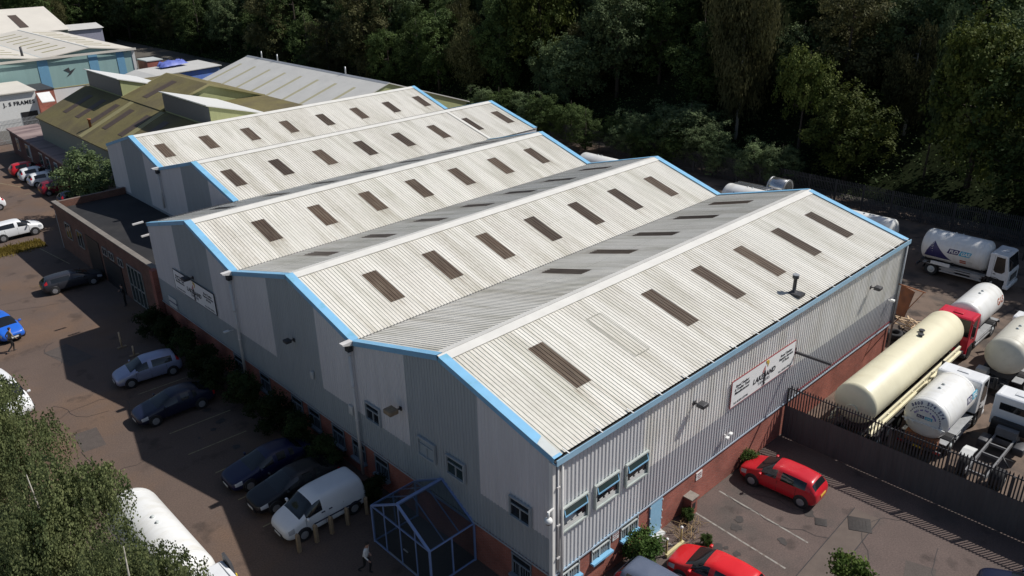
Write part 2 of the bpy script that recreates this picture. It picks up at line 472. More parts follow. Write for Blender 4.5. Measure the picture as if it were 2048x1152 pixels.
# brick base and plain hidden walls
mb = MB()
mb.box((.04, .04, 0), (LX - .04, .34, PB)); mb.box((.04, .343, 0), (.34, 37.64, PB))
mb.build('brick_base', M['brick'], fac)
mb = MB()
mb.box((LX - .3, .3, 0), (LX, 37.6, 7.7)); mb.box((.1, 37.45, 0), (LX - .31, 37.62, 7.72))
mb.box((SX + .1, 63.0, 0), (LX2 - .3, 63.1, 7.7)); mb.box((LX2 - .29, 37.7, 0), (LX2, 62.99, 7.7))
mb.box((LX + .01, 37.68, 0), (LX2 - .3, 37.78, 7.7))
mb.build('rear_wall', M['clad_mid'], fac)
for b in range(5):
    mb = MB(); x = XE[b]
    mb.prism([(YB[b] + .02, HE - .1), (YB[b+1] - .02, HE - .1), (YA[b], HE + RISE - .05)], 0, x - .2, x - .1)
    mb.build('rear_gable', M['clad_mid'], fac)

# windows
M['low_trim'] = mat('low_trim', (.20, .23, .26), .6, var=.15)
M['blind_reflection'] = mat('blind_reflection', (.34, .38, .40), .35, var=.15, scale=4, stretch=(1, 6, 1))  # blind behind glass, with reflected light painted in as mid grey
M['trim_pale'] = mat('trim_pale', (.40, .44, .42), .5, var=.08)
def window(O, U, N, w, h, style, glass='glass_dark', sill='blue'):
    O = V3(O); U = V3(U); N = V3(N); Z = V3((0, 0, 1))
    P = lambda u, v, n: O + U*u + Z*v + N*n
    fr = MB(); t = .07
    if style != 'low':
        fr.bar(P(-t, -t/2, .05), P(w + t, -t/2, .05), .13, t); fr.bar(P(-t, h + t/2, .05), P(w + t, h + t/2, .04), .11, t)
        fr.bar(P(-t/2, 0, .05), P(-t/2, h, .04), t, .11, up=N); fr.bar(P(w + t/2, 0, .05), P(w + t/2, h, .05), t, .14, up=N)
        f = fr.build('window', M['trim_pale'] if style == 'side' else M['clad_dark'], fac)
    else:
        fr.bar(P(0, h*.62, .03), P(w, h*.62, .03), .06, .06); fr.bar(P(.03, 0, .03), P(.03, h, .03), .05, .06, up=N); fr.bar(P(w - .03, 0, .03), P(w - .03, h, .03), .05, .06, up=N)
        fr.bar(P(w*.42, 0, .03), P(w*.42, h*.6, .03), .05, .05, up=N)
        f = fr.build('window', M['trim_grey' if sill == 'blue' else 'low_trim'], fac)
    pn = MB(); pn.bar(P(0, h/2, .012), P(w, h/2, .012), .012, h); pn.build('pane', M[glass], f)
    if style == 'side':
        s = MB(); a = .14
        s.bar(P(.03, h*.68, a), P(w - .03, h*.68, a), .035, .06)
        s.bar(P(.05, h - .03, .06), P(.05, h*.68, a), .035, .03); s.bar(P(w - .05, h - .03, .06), P(w - .05, h*.68, a), .035, .03)
        s.bar(P(.03, h*.62, .045), P(w - .03, h*.62, .045), .05, .05)
        s.build('opening_sash', M['blue'], f)
        s = MB(); s.add([P(.08, h - .04, .07), P(w - .08, h - .04, .07), P(w - .08, h*.70, a), P(.08, h*.70, a)], [(0, 1, 2, 3)])
        s.build('sash_pane', M['glass_teal'], f)
        s = MB(); s.bar(P(.06, .10, .022), P(w - .06, .10, .022), .02, .16)
        for k in range(3):
            u = w*(.18 + .24*k); s.bar(P(u, .22, .022), P(u + .2, .24 + .05*(k % 2), .022), .02, .10)
        s.build('papers_on_sill', M['white_dull'], f)
    elif style == 'low':
        s = MB(); s.bar(P(-.05, -.07, .09), P(w + .05, -.07, .09), .26, .10); s.build('sill', M[sill], f)
        s = MB(); s.bar(P(0, h - .02, .05), P(w, h - .02, .05), .06, .08); s.build('lintel_trim', M[sill], f)
        s = MB(); n = int(w / .13)
        for k in range(n):
            u = .08 + (w - .16) * k / (n - 1); s.bar(P(u, .05, .024), P(u, h*.58, .024), .022, .02, up=N)
        s.build('grille', M['white_dull' if sill == 'blue' else 'low_trim'], f)
    else:
        s = MB(); s.bar(P(.03, h*.66, .05), P(w - .03, h*.66, .05), .05, .05); s.bar(P(w*.5, 0, .045), P(w*.5, h*.64, .045), .04, .05, up=N)
        s.build('glazing_bars', M['clad_dark'], f)
    return f
for x in (.50, 2.45, 4.40): window((x, -.045, 4.16), (1, 0, 0), (0, -1, 0), 1.38, 1.04, 'side')
for x in (.42, 2.38, 4.30): window((x, .04, 1.30), (1, 0, 0), (0, -1, 0), 1.2, .80, 'low')
for y, g in ((11.25, 'glass_dark'), (7.12, 'blind_reflection'), (5.12, 'glass_teal'), (1.15, 'glass_dark')):
    f = window((-.045, y + 1.1, 4.0), (0, -1, 0), (-1, 0, 0), 1.1, .86, 'front', g)
for y in (27.2, 23.9, 20.25, 18.45, 16.1, 14.2, 12.2, 2.35): window((.04, y, .85), (0, -1, 0), (-1, 0, 0), 1.15, 1.08, 'low', 'glass_dark', 'low_trim')
# blue fire door
mb = MB(); mb.box((6.36, -.03, .12), (7.22, .04, 2.06)); dr = mb.build('door', M['blue_door'], fac)
for z in (.3, .75, 1.2, 1.8):
    for x in (6.31, 7.21):
        mb = MB(); mb.box((x, -.05, z), (x + .06, -.02, z + .08)); mb.build('hinge', M['trim_grey'], dr)
mb = MB(); mb.box((6.30, -.30, 0), (7.30, .04, .10)); mb.build('door_step', M['white_dull'], fac)
# corner pipes and flue
mb = MB(); mb.tube([(.40, -.12, 7.6), (.40, -.12, 0)], .06, 10); mb.build('downpipe', M['pipe_white'], fac)
mb = MB(); mb.tube([(.20, -.09, 7.5), (.20, -.09, 2.4)], .045, 8)
for z in (6.4, 4.6, 3.0): mb.box((.12, -.15, z), (.28, -.04, z + .07))
mb.build('cable_conduit', M['pipe_white'], fac)
mb = MB(); mb.box((-.07, -.07, PB), (.10, -.04, 7.6)); mb.box((-.07, -.04, PB), (-.04, .12, 7.6)); mb.build('corner_flashing', M['clad_light'], fac)
mb = MB(); mb.box((LX - .12, -.09, PB), (LX + .06, -.045, 7.6)); mb.tube([(LX - .02, -.16, 7.6), (LX - .02, -.16, .2)], .07, 8); mb.build('downpipe', M['galv'], fac)
mb = MB(); zb = roof_z(0, .75)
mb.lathe((19.0, .75, zb), (0, 0, 1), [(0, .24), (.08, .22), (.12, .10), (.85, .095), (.86, .17), (1.04, .17)], 14)
mb.box((18.72, .25, zb - .06), (19.28, .95, zb + .09)); fl = mb.build('flue', M['steel'], fac)
mb = MB(); mb.lathe((19.0, .75, zb + 1.04), (0, 0, 1), [(0, .175), (.03, .175)], 14); mb.build('flue_cap', M['galv'], fl)
M['coping_'] = mat('stone_cap', (.24, .21, .18), .8, var=.25, scale=5)
# brick buttress stump by the side wall
mb = MB(); mb.box((9.05, -.42, 0), (9.55, .04, .95)); mb.box((9.0, -.47, .953), (9.6, .04, 1.0), 1); mb.box((9.15, -.435, .35), (9.38, -.42, .7), 2)
mb.build('meter_housing', [M['brick'], M['coping_'], M['black']], fac)

# entrance porch
po = thing('entrance_porch', 'glazed entrance porch with pitched roof and pale blue frame at the shaded gable wall', 'porch', (-1.25, 6.75, 0))
def L(p): return (p[0] + 1.25, p[1] - 6.75, p[2])
PX0 = -2.52; PX1 = -.06; PY0 = 4.66; PY1 = 8.84; PE = 2.05; PR = 3.3; PM = 6.75
mb = MB()
def pb(p, q, w=.065, h=.065): mb.bar(L(p), L(q), w, h)
for y in (PY0, PY1):
    for x in (PX0, PX1): pb((x, y, 0), (x, y, PE), .08, .08)
    pb((PX0, y, PE), (PX1, y, PE)); pb((PX0, y, .06), (PX1, y, .06))
    pb((PX0 + 1.2, y, 0), (PX0 + 1.2, y, PE), .06, .06)
pb((PX0, PM, PR), (PX1, PM, PR), .12, .12)
for x in (PX0, PX1):
    pb((x, PY0, PE), (x, PM, PR), .11, .07); pb((x, PY1, PE), (x, PM, PR), .11, .07); pb((x, PY0, PE), (x, PY1, PE))
pb((PX0, PY0, .06), (PX0, PY1, .06))
for y in (PY0 + .95, PY0 + 2.05, PY0 + 3.2): pb((PX0, y, 0), (PX0, y, PE + (PR - PE) * (1 - abs(y - PM) / 2.09) - .05), .05, .05)
for k in (1, 2):
    x = PX0 + (PX1 - PX0) * k / 3
    pb((x, PY0, PE), (x, PM, PR), .045, .045); pb((x, PY1, PE), (x, PM, PR), .045, .045)
mb.build('frame', mat('porch_blue', (.20, .28, .50), .45, var=.08), po)
def pane(pts, name='pane'):
    m = MB(); m.add([L(p) for p in pts], [tuple(range(len(pts)))]); m.build(name, M['glass_porch'], po, recalc=False)
for y in (PY0, PY1): pane([(PX0, y, .1), (PX1, y, .1), (PX1, y, PE), (PX0, y, PE)], 'side_pane')
pane([(PX0, PY0, .1), (PX0, PY1, .1), (PX0, PY1, PE), (PX0, PM, PR), (PX0, PY0, PE)], 'front_pane')
for y in (PY0, PY1): pane([(PX0, y, PE + .04), (PX1, y, PE + .04), (PX1, PM, PR + .04), (PX0, PM, PR + .04)], 'roof_pane')
mb = MB(); mb.bar(L((PX0 - .04, 6.2, 1.05)), L((PX0 - .04, 6.5, 1.05)), .04, .05); mb.box(L((PX0 - .03, 5.7, .04)), L((PX0 + .02, 7.7, .12)))
mb.build('door_bar', M['galv'], po)

# ------------------------------------------------------------------ lettering
_font = {}
def text_mesh(txt, size, space=1.0, shear=0.0, bold=0.0, align='CENTER', ext=.004):
    cu = D.curves.new('lettering', 'FONT'); cu.body = txt; cu.size = size; cu.align_x = align; cu.space_character = space; cu.shear = shear
    cu.extrude = ext; cu.offset = bold; cu.resolution_u = 3; cu.space_line = .95
    o = link(D.objects.new('lettering', cu))
    dg = bpy.context.evaluated_depsgraph_get(); dg.update()
    me = D.meshes.new_from_object(o.evaluated_get(dg))
    D.objects.remove(o); D.curves.remove(cu)
    me.materials.clear()
    return me
def put_text(txt, name, parent, mt, size, fn, **k):
    """fn maps text plane (u, v, n) to a point of the parent's space"""
    me = text_mesh(txt, size, **k)
    if k.get('ext') is None: pass
    for v in me.vertices: v.co = fn(v.co.x, v.co.y, v.co.z)
    me.materials.append(mt)
    o = link(D.objects.new(name, me)); o.parent = parent
    return o

def big_sign(label, O, U, N, w, h, tel):
    O = V3(O); U = V3(U); N = V3(N); Z = V3((0, 0, 1))
    mid = O + U*w/2
    t = thing('company_sign', label, 'sign', mid)
    P = lambda u, v, n=0: O + U*u + Z*v + N*n - mid
    b = MB(); b.bar(P(0, h/2, .05), P(w, h/2, .05), .04, h); b.build('board', M['sign_white'], t)
    b = MB()
    for p, q in (((0, 0), (w, 0)), ((0, h), (w, h))): b.bar(P(*p, .055), P(*q, .055), .045, .03)
    for u in (0, w): b.bar(P(u, 0, .055), P(u, h, .055), .03, .045, up=N)
    b.build('border', M['red_edge'] if tel else M['steel'], t)
    def at(u, v): return lambda a, c, n: P(u + a, v + c, .078 + n)
    put_text('LAKELAND', 'lettering', t, M['ink'], .40, at(w*.5, h*.34), bold=.012, shear=.15, space=1.08)
    put_text('TANKERS', 'lettering', t, M['ink_grey'], .24, at(w*.5, h*.17), space=1.15)
    put_text('LTD', 'lettering', t, M['ink_grey'], .18, at(w*.5, h*.04))
    put_text('Road Tanker\n& Trailer Tank\nManufacturers', 'lettering', t, M['ink'], .20, at(w*.155, h*.70), shear=.2, space=1.1, bold=.003)
    put_text('Road Tanker\nRepairs Service\n& Parts', 'lettering', t, M['ink'], .20, at(w*.845, h*.70), shear=.2, space=1.1, bold=.003)
    put_text('Tel. 01384 422996', 'lettering', t, M['ink_grey'], .17, at(w*.15, h*.08), shear=.15)
    put_text('Fax. 01384 484676', 'lettering', t, M['ink_grey'], .17, at(w*.85, h*.08), shear=.15)
    e1 = MB(); e2 = MB(); e3 = MB()
    def poly(m, pts, n):
        k = len(pts)
        m.add([P(w*.5 + u, v, n) for u, v in pts] + [P(w*.5 + u, v, n - .02) for u, v in pts], [tuple(range(k)), tuple(range(2*k-1, k-1, -1))] + [(i, (i+1) % k, (i+1) % k + k, i + k) for i in range(k)])
    poly(e1, [(.06, h*.97), (.30, h*.95), (.36, h*.84), (.24, h*.70), (.22, h*.86), (.10, h*.84)], .092)
    poly(e2, [(.0, h*.80), (.06, h*.62), (-.06, h*.66), (-.14, h*.54), (-.20, h*.60)], .092)
    poly(e3, [(-.02, h*.60), (.07, h*.60), (.12, h*.44), (.05, h*.05), (-.03, h*.05), (-.05, h*.3)], .094)
    e1.build('emblem', mat('emblem_gold', (.62, .42, .06), .5), t); e2.build('emblem', mat('emblem_red', (.55, .2, .18), .5), t); e3.build('emblem', M['ink'], t)
    return t
big_sign('white company signboard with a red border on the sunlit long side wall', (12.2, -.05, 4.42), (1, 0, 0), (0, -1, 0), 6.0, 1.46, 1)
big_sign('white company signboard on the shaded gable wall above the shrubs', (-.045, 34.4, 4.1), (0, -1, 0), (-1, 0, 0), 6.0, 1.43, 0)
# small double board near it
t = thing('notice_board', 'small white double notice board low on the shaded gable below the big sign', 'sign', (-.05, 35.6, 2.3))
mb = MB(); mb.box((-.06, -.62, .40), (-.01, .62, .72)); mb.box((-.06, -.62, -.02), (-.01, .62, .30)); mb.build('board', M['white_dull'], t)
mb = MB(); mb.box((-.05, -.62, .30), (-.012, .62, .40)); mb.build('stripe', mat('navy_stripe', (.02, .02, .10), .5), t)
# plaques on the brick
t = thing('wall_plaque', 'small white plaque on the brick between blue-silled windows', 'sign', (3.95, .0, 1.55))
mb = MB(); mb.box((-.2, -.0, 0), (.2, .035, .42)); mb.build('plate', M['white'], t)
for k in range(3): put_text(['PRIVATE', 'CAR PARK', 'ONLY'][k], 'lettering', t, M['red_edge'], .085, (lambda a, c, n, k=k: (a, -.003 - n, .29 - .11*k + c)))
t = thing('wall_plaque', 'small white plaque on the brick right of the blue door', 'sign', (10.2, .0, 1.35))
mb = MB(); mb.box((-.24, -.0, 0), (.24, .035, .42)); mb.build('plate', M['white'], t)
for k in range(3): put_text(['PRIVATE', 'CAR PARK', 'ONLY'][k], 'lettering', t, M['red_edge'], .085, (lambda a, c, n, k=k: (a, -.003 - n, .29 - .11*k + c)))

# wall fittings
def flood(label, O, N, big=1.0, mt='steel'):
    N = V3(N); t = thing('floodlight', label, 'floodlight', O, group='floodlights on the factory walls')
    rz = math.atan2(N.x, -N.y)
    t.rotation_euler = (0, 0, rz)
    mb = MB(); mb.bar((0, .0, 0), (0, -.30*big, .06), .06, .06); mb.box((-.08, -.03, -.1), (.08, .01, .1)); mb.build('bracket', M['steel'], t)
    mb = MB(); mb.rbox((-.22*big, -.62*big, -.02), (.22*big, -.24*big, .17*big), .03); hd = mb.build('lamp_head', M[mt], t)
    mb = MB(); mb.box((-.18*big, -.58*big, -.03), (.18*big, -.28*big, -.015)); mb.build('lens', M['lamp'], hd)
flood('grey floodlight left of the big sign on the sunlit side wall', (9.16, -.04, 6.1), (0, -1, 0))
flood('grey floodlight near the far end of the sunlit side wall', (27.0, -.04, 6.0), (0, -1, 0))
flood('rusty brown floodlight on the shaded gable above the white windows', (-.04, 9.5, 5.75), (-1, 0, 0), 1.25, 'wood')
flood('floodlight above the company signboard on the shaded gable', (-.04, 31.3, 5.75), (-1, 0, 0), 1.1, 'steel')
flood('dark floodlight in the middle of the second shaded gable', (-.04, 18.9, 5.85), (-1, 0, 0), .9, 'steel')
t = thing('security_camera', 'white dome security camera on a bracket at the near corner', 'camera', (-.02, -.06, 5.55))
mb = MB(); mb.bar((0, 0, 0), (-.34, -.06, .03), .06, .06); mb.tube([(-.34, -.06, .06), (-.34, -.06, -.22)], .05, 8); mb.build('bracket', M['white'], t)
mb = MB(); mb.ball((-.34, -.06, -.36), .17, sc=(1, 1, .9)); mb.build('housing', M['white'], t)
mb = MB(); mb.ball((-.34, -.06, -.44), .125); mb.build('dome', M['cargl'], t)
t = thing('security_camera', 'twin white cameras low on the sunlit cladding left of the fence', 'camera', (12.05, -.04, 3.0))
mb = MB(); mb.bar((0, 0, 0), (0, -.22, 0), .05, .05); mb.rbox((-.25, -.34, -.06), (-.03, -.18, .06), .02); mb.rbox((.03, -.34, .04), (.25, -.18, .16), .02); mb.build('housing', M['white'], t)
t = thing('security_camera', 'white bullet camera near the far corner of the sunlit side wall', 'camera', (30.1, -.05, 4.15))
mb = MB(); mb.bar((0, 0, 0), (0, -.2, 0), .05, .05); mb.rbox((-.06, -.36, -.06), (.16, -.12, .08), .02); mb.build('housing', M['white'], t)
t = thing('junction_box', 'small white box on the second shaded gable', 'box', (-.04, 17.3, 4.15))
mb = MB(); mb.rbox((-.12, -.12, 0), (0, .12, .42), .02); mb.build('case', M['white_dull'], t)
t = thing('junction_box', 'pale box beside the downpipe of the near gable', 'box', (-.04, 13.75, 3.55))
mb = MB(); mb.rbox((-.12, -.17, 0), (0, .17, .5), .02); mb.build('case', M['white_dull'], t)
t = thing('wall_lamp', 'small white wall lamp beside the far downpipe', 'lamp', (-.04, 26.5, 3.75))
mb = MB(); mb.bar((0, 0, 0), (-.3, 0, .05), .05, .05); mb.rbox((-.62, -.1, 0), (-.28, .1, .1), .03); mb.build('head', M['white'], t)
# brackets over the yard
t = thing('bracket_arm', 'dark steel arm sticking out from the wall right of the big sign', 'bracket', (18.35, 0, 5.1))
mb = MB(); mb.bar((0, 0, 0), (0, -2.05, .03), .12, .12); mb.box((-.15, -.05, -.2), (.15, -.02, .2)); mb.build('arm', M['steel'], t)
t = thing('bracket_arm', 'thin triangular rail frame sticking out of the far corner of the side wall', 'bracket', (31.2, 0, 4.9))
mb = MB(); mb.bar((0, -.1, 0), (0, -1.75, -.1), .06, .06); mb.bar((0, -1.65, -.1), (.1, -.15, -2.9), .05, .05); mb.build('arm', M['rust'], t)
# ------------------------------------------------------------------ ground
M['asph_l'] = mat('asphalt_front', (.110, .077, .061), .9, var=.12, scale=.35, col2=(.145, .088, .055), c2scale=.09, c2pos=(.47, .62), grain=.28, gscale=13, bump=.3, bscale=60, spots=(.55, .60, .70, .62))
M['asph_r'] = mat('asphalt_side', (.108, .078, .068), .9, var=.14, scale=.5, col2=(.075, .062, .055), c2scale=.28, c2pos=(.52, .68), grain=.3, gscale=14, bump=.3, bscale=60, spots=(.8, .60, .70, .60))
M['yard'] = mat('yard_concrete', (.150, .105, .078), .9, var=.25, scale=.6, col2=(.075, .058, .048), c2scale=.32, c2pos=(.47, .60), grain=.12, gscale=15, bump=.3, spots=(.7, .56, .66, .5))
M['earth'] = mat('earth', (.10, .09, .075), .95, var=.2, scale=.4, grain=.1)
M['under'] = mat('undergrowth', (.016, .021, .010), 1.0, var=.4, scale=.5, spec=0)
M['line'] = mat('worn_line_paint', (.26, .245, .22), .8, var=.25, scale=2.5, col2=(.16, .13, .11), c2scale=3.5, c2pos=(.48, .62))
M['line_y'] = mat('worn_yellow_line', (.30, .25, .14), .8, var=.25, scale=2.5, col2=(.13, .10, .07), c2scale=2.5, c2pos=(.48, .62))
M['patch'] = mat('tarmac_patch', (.112, .086, .072), .9, var=.2, scale=1.2, grain=.15, gscale=30)
def flat(name, polys, m, z, kind='structure'):
    mb = MB()
    for p in polys: mb.add([(x, y, z) for x, y in p], [tuple(range(len(p)))])
    o = mb.build(name, m); o['kind'] = kind; return o
rect = lambda x0, y0, x1, y1: [(x0, y0), (x1, y0), (x1, y1), (x0, y1)]
flat('ground', [rect(-400, -400, 500, 600)], M['earth'], -.006)
flat('front_car_park', [rect(-60, 0, 7.9, 117)], M['asph_l'], .0)
flat('side_car_park', [rect(-60, -40, 18.25, 0)], M['asph_r'], .0)
flat('tanker_yard', [rect(18.25, -40, 60, 0), rect(18.25, 0, 60, 66)], M['yard'], .0)
# painted bay lines
mb = MB()
def strip(a, b, w, z=.004):
    a = V3((*a, z)); b = V3((*b, z)); d = (b - a).normalized(); r = V3((-d.y, d.x, 0)) * w / 2
    mb.add([a - r, b - r, b + r, a + r], [(0, 1, 2, 3)])
for a, b in (((11.66, -.3), (11.30, -5.2)), ((9.50, -.1), (9.12, -5.3)), ((6.87, -.3), (6.80, -2.1)), ((4.4, -.3), (4.3, -4.8))): strip(a, b, .09)
o = mb.build('bay_lines', M['line']); o['kind'] = 'structure'
mb = MB()
for y, x0, x1 in ((13.3, -2.2, -5.7), (16.0, -2.0, -5.6), (18.9, -2.2, -5.4), (21.5, -2.4, -5.7), (24.2, -2.0, -5.6), (29.8, -1.6, -5.2), (27.2, -1.6, -5.2), (32.6, -1.6, -5.0)): strip((x0, y), (x1, y + .15), .08)
strip((-1.6, 62.0), (-.95, 56.0), .09); strip((.4, 92), (3.2, 84), .09); strip((2.4, 81.2), (5.8, 81.2), .09)
o = mb.build('bay_lines', M['line_y']); o['kind'] = 'structure'
mb = MB()
strip((15.1, -6.2), (7.8, -6.5), 1.15)
o = mb.build('tarmac_patch', M['patch']); o['kind'] = 'structure'
mb = MB()
strip((15.1, -5.6), (7.8, -5.9), .035, .012); strip((15.1, -6.8), (7.8, -7.1), .035, .012); strip((20, -1.2), (50, -4.5), .05, .006); strip((37, 1), (44, -12), .04, .006); strip((33, -12), (35.5, 0), .04, .006)
o = mb.build('tarmac_joint', M['black']); o['kind'] = 'structure'
def disc(name, label, cat, c, r, m, rz=.4, sq=False):
    mb = MB()
    if sq: mb.rbox((-r, -r, 0), (r, r, .016), .006)
    else: mb.lathe((0, 0, 0), (0, 0, 1), [(0, r), (.016, r*.97)], 20)
    for k in range(-2, 3): mb.box((-r*.6, k*r*.28 - .02, .016), (r*.6, k*r*.28 + .02, .022))
    o = mb.build(name, m); o.location = (*c, .008); o.rotation_euler.z = rz; tag(o, label, cat)
M['iron'] = mat('cast_iron', (.035, .03, .028), .8, var=.3, scale=6)
disc('drain_cover', 'small dark drain grating in the side car park behind the red hatchback', 'drain', (13.0, -4.95), .26, M['iron'], .5, True)
disc('manhole_cover', 'large dark manhole plate in the tarmac patch of the side car park', 'manhole', (14.1, -6.3), .50, M['iron'], .5, True)
# kerb between footway and front car park
# repairs, cracks and oil in the tarmac
rb = random.Random(17)
mb = MB()
for x, y, w_, h_, a in ((-6.5, 38.5, 1.6, 3.4, .2), (-9.0, 27.0, 1.2, 2.2, -.1), (-7.9, 54.5, 2.4, 1.4, .1), (12.6, -9.6, 1.8, 1.2, .3), (-8.2, 47.0, .7, 5.5, .15), (3.2, -6.5, 1.5, 2.0, .2)):
    ca, sa = math.cos(a), math.sin(a)
    mb.add([(x + u*ca - v*sa, y + u*sa + v*ca, .006) for u, v in ((-w_/2, -h_/2), (w_/2, -h_/2), (w_/2, h_/2), (-w_/2, h_/2))], [(0, 1, 2, 3)])
o = mb.build('tarmac_repair', mat('tarmac_repair', (.082, .066, .058), .9, var=.15, scale=2, grain=.25, gscale=16)); o['kind'] = 'structure'
mb = MB()
for k in range(13):
    x, y = (rb.uniform(-10, -6.2), rb.uniform(14, 58)) if k < 8 else (rb.uniform(9.5, 16), rb.uniform(-12, -5))
    a = rb.uniform(0, 6.3)
    for q in range(rb.randint(5, 11)):
        x2, y2 = x + math.cos(a)*.6, y + math.sin(a)*.6; strip((x, y), (x2, y2), .022, .010); x, y = x2, y2; a += rb.uniform(-.7, .7)
o = mb.build('tarmac_crack', M['black']); o['kind'] = 'structure'
mb = MB()
for k in range(30):
    if k < 14: x, y = rb.choice((10.5, 8.3, 13.9, 5.6)) + rb.gauss(0, .3), rb.uniform(-4.6, -1.0)
    elif k < 22: x, y = rb.uniform(-5.2, -2.5), rb.choice((20.2, 22.8, 28.5, 24.5)) + rb.gauss(0, .4)
    else: x, y = rb.uniform(20, 45), rb.uniform(-13, -4)
    r_ = rb.uniform(.08, .32) * (1.8 if k >= 22 else 1); n_ = 11; z_ = .013 + k*.0002
    mb.add([(x + math.cos(6.2832*i/n_)*r_*rb.uniform(.6, 1.2), y + math.sin(6.2832*i/n_)*r_*rb.uniform(.6, 1.2), z_) for i in range(n_)], [tuple(range(n_))])
o = mb.build('oil_stain', mat('oil_stain', (.040, .033, .030), .6, var=.3, scale=6)); o['kind'] = 'structure'
# ------------------------------------------------------------------ hillside
def hill(x, y):
    a = max(0, x - 61.5); b = max(0, y - 212) * .9
    d = math.hypot(a, b)
    h = d * .60 - 1.5 * (1 - math.exp(-d / 4))
    return max(0, min(h, 70)) + (.8 * noise.noise((x*.07, y*.07, 3)) * min(1, d / 8))
mb = MB(); st = 5; xs = [61.5 + st*i for i in range(40)]; ys = [-90 + st*j for j in range(80)]
vs = [(x, y, hill(x, y) if x > 61.6 else 0) for x in xs for y in ys]; ny = len(ys)
mb.add(vs, [(i*ny+j, (i+1)*ny+j, (i+1)*ny+j+1, i*ny+j+1) for i in range(len(xs)-1) for j in range(ny-1)], 0, True)
xs = [-150 + st*i for i in range(43)]; ys = [212 + st*j for j in range(24)]; ny = len(ys)
vs = [(x, y, hill(x, y) if x < 61 else hill(x, y)) for x in xs for y in ys]
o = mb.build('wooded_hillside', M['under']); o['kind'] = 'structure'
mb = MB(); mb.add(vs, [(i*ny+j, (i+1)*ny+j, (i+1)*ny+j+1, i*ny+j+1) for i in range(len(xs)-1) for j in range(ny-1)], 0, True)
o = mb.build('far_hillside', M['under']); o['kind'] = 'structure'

# ------------------------------------------------------------------ fences
def pales(y0, y1, z0, z1, pitch, w, x=0.0):
    mb = MB(); n = int((y1 - y0) / pitch)
    for k in range(n):
        y = y0 + pitch * (k + .5); a = w / 2
        mb.add([(x - .012, y - a, z0), (x + .012, y - a*.6, z0), (x + .012, y + a*.6, z0), (x - .012, y + a, z0),
                (x - .012, y - a, z1 - .1), (x + .012, y - a*.6, z1 - .1), (x + .012, y + a*.6, z1 - .1), (x - .012, y + a, z1 - .1), (x, y, z1)],
               [(3,2,1,0), (0,1,5,4), (1,2,6,5), (2,3,7,6), (3,0,4,7), (4,5,8), (5,6,8), (6,7,8), (7,4,8)])
    return mb
M['pale'] = mat('palisade_steel', (.045, .045, .05), .6, metal=.2, var=.25, scale=2)
M['sheetm'] = mat('dark_sheeting', (.072, .070, .072), .6, var=.2, scale=.8, stretch=(1, 3, .4))
f = thing('palisade_fence', 'dark spiked palisade fence with solid sheeting between the side car park and the tanker yard', 'fence', (18.2, 0, 0))
mb = MB(); sheet(mb, (-.14, -21.9, .03), (0, 1, 0), (0, 0, 1), (-1, 0, 0), 21.85, .22, .014, lambda u: [0, 1.97], lambda u, r: 0)
mb.build('sheeting', M['sheetm'], f)
for k in range(8):
    y1 = -.1 - 2.72*k; y0 = y1 - 2.72
    o = pales(y0, y1, .15, 3.2, .148, .07, .05).build('pale_panel', M['pale'], f)
    for z in (.5, 2.95):
        mb = MB(); mb.box((.0, y0, z), (.035, y1, z + .06)); mb.build('rail', M['pale'], o)
    mb = MB(); mb.box((-.05, y1 - .05, 0), (-.0, y1 + .05, 3.0)); mb.build('post', M['pale'], f)
f = thing('palisade_fence', 'long dark palisade fence at the back of the yard below the trees', 'fence', (57.6, 0, 0))
p0 = None
for k in range(30):
    y0 = -22 + 2.75*k
    if p0 is None:
        p0 = pales(0, 2.75, .1, 2.6, .16, .075).build('pale_panel', M['pale'], f); q = p0
        mb = MB(); mb.box((.015, 0, .4), (.05, 2.75, .46)); mb.box((.015, 0, 2.1), (.05, 2.75, 2.16)); mb.box((.015, -.05, 0), (.08, .05, 2.5)); r0 = mb.build('rail_and_post', M['pale'], p0)
    else:
        q = p0.copy(); link(q); q.parent = f
        r = r0.copy(); link(r); r.parent = q
    q.location = (0, y0, 0)
f = thing('palisade_fence', 'pale galvanised palisade fence in front of the white lettered workshop', 'fence', (2, 107.5, 0), -math.pi/2 + .12)
p0 = None
for k in range(5):
    q = pales(0, 2.75, .1, 3.2, .16, .075).build('pale_panel', M['galv'], f); q.location = (0, 2.75*k, 0)
    for z in (.5, 2.6):
        mb = MB(); mb.box((.015, 0, z), (.05, 2.75, z + .06)); mb.build('rail', M['galv'], q)

# ------------------------------------------------------------------ neighbouring buildings
M['olive'] = mat('mossy_roof', (.160, .134, .052), .85, var=.16, scale=.5, col2=(.128, .104, .05), c2scale=.3, c2pos=(.45, .62), grain=.15, gscale=5)
M['olive_wall'] = mat('olive_wall', (.22, .24, .20), .7, var=.08, stretch=(2, 2, .3))
M['lime_wall'] = mat('lime_wall', (.36, .38, .19), .7, var=.08, stretch=(2, 2, .3))
M['cream_strip'] = mat('cream_strip', (.28, .25, .12), .7, var=.1)
M['brown_light'] = mat('old_rooflight', (.085, .06, .045), .6, var=.2)
M['mon_glass'] = mat('monitor_glazing', (.09, .10, .11), .5, var=.1)
w = thing('olive_workshop', 'workshop with mossy olive roof, brown rooflights and two white-topped raised monitors', 'workshop', (8.3, 75, 0))
w.location = (0, 0, 0)
mb = MB(); mb.box((8.3, 57, 0), (26, 92.3, 5.95)); mb.prism([(8.3, 5.953), (26, 5.953), (26, 8.2), (14.3, 8.3)], 1, 57, 92.3); mb.build('wall', M['olive_wall'], w)
mb = MB(); mb.box((8.24, 77, 0), (8.296, 77.1, 5.9)); mb.build('downpipe', M['trim_grey'], w)
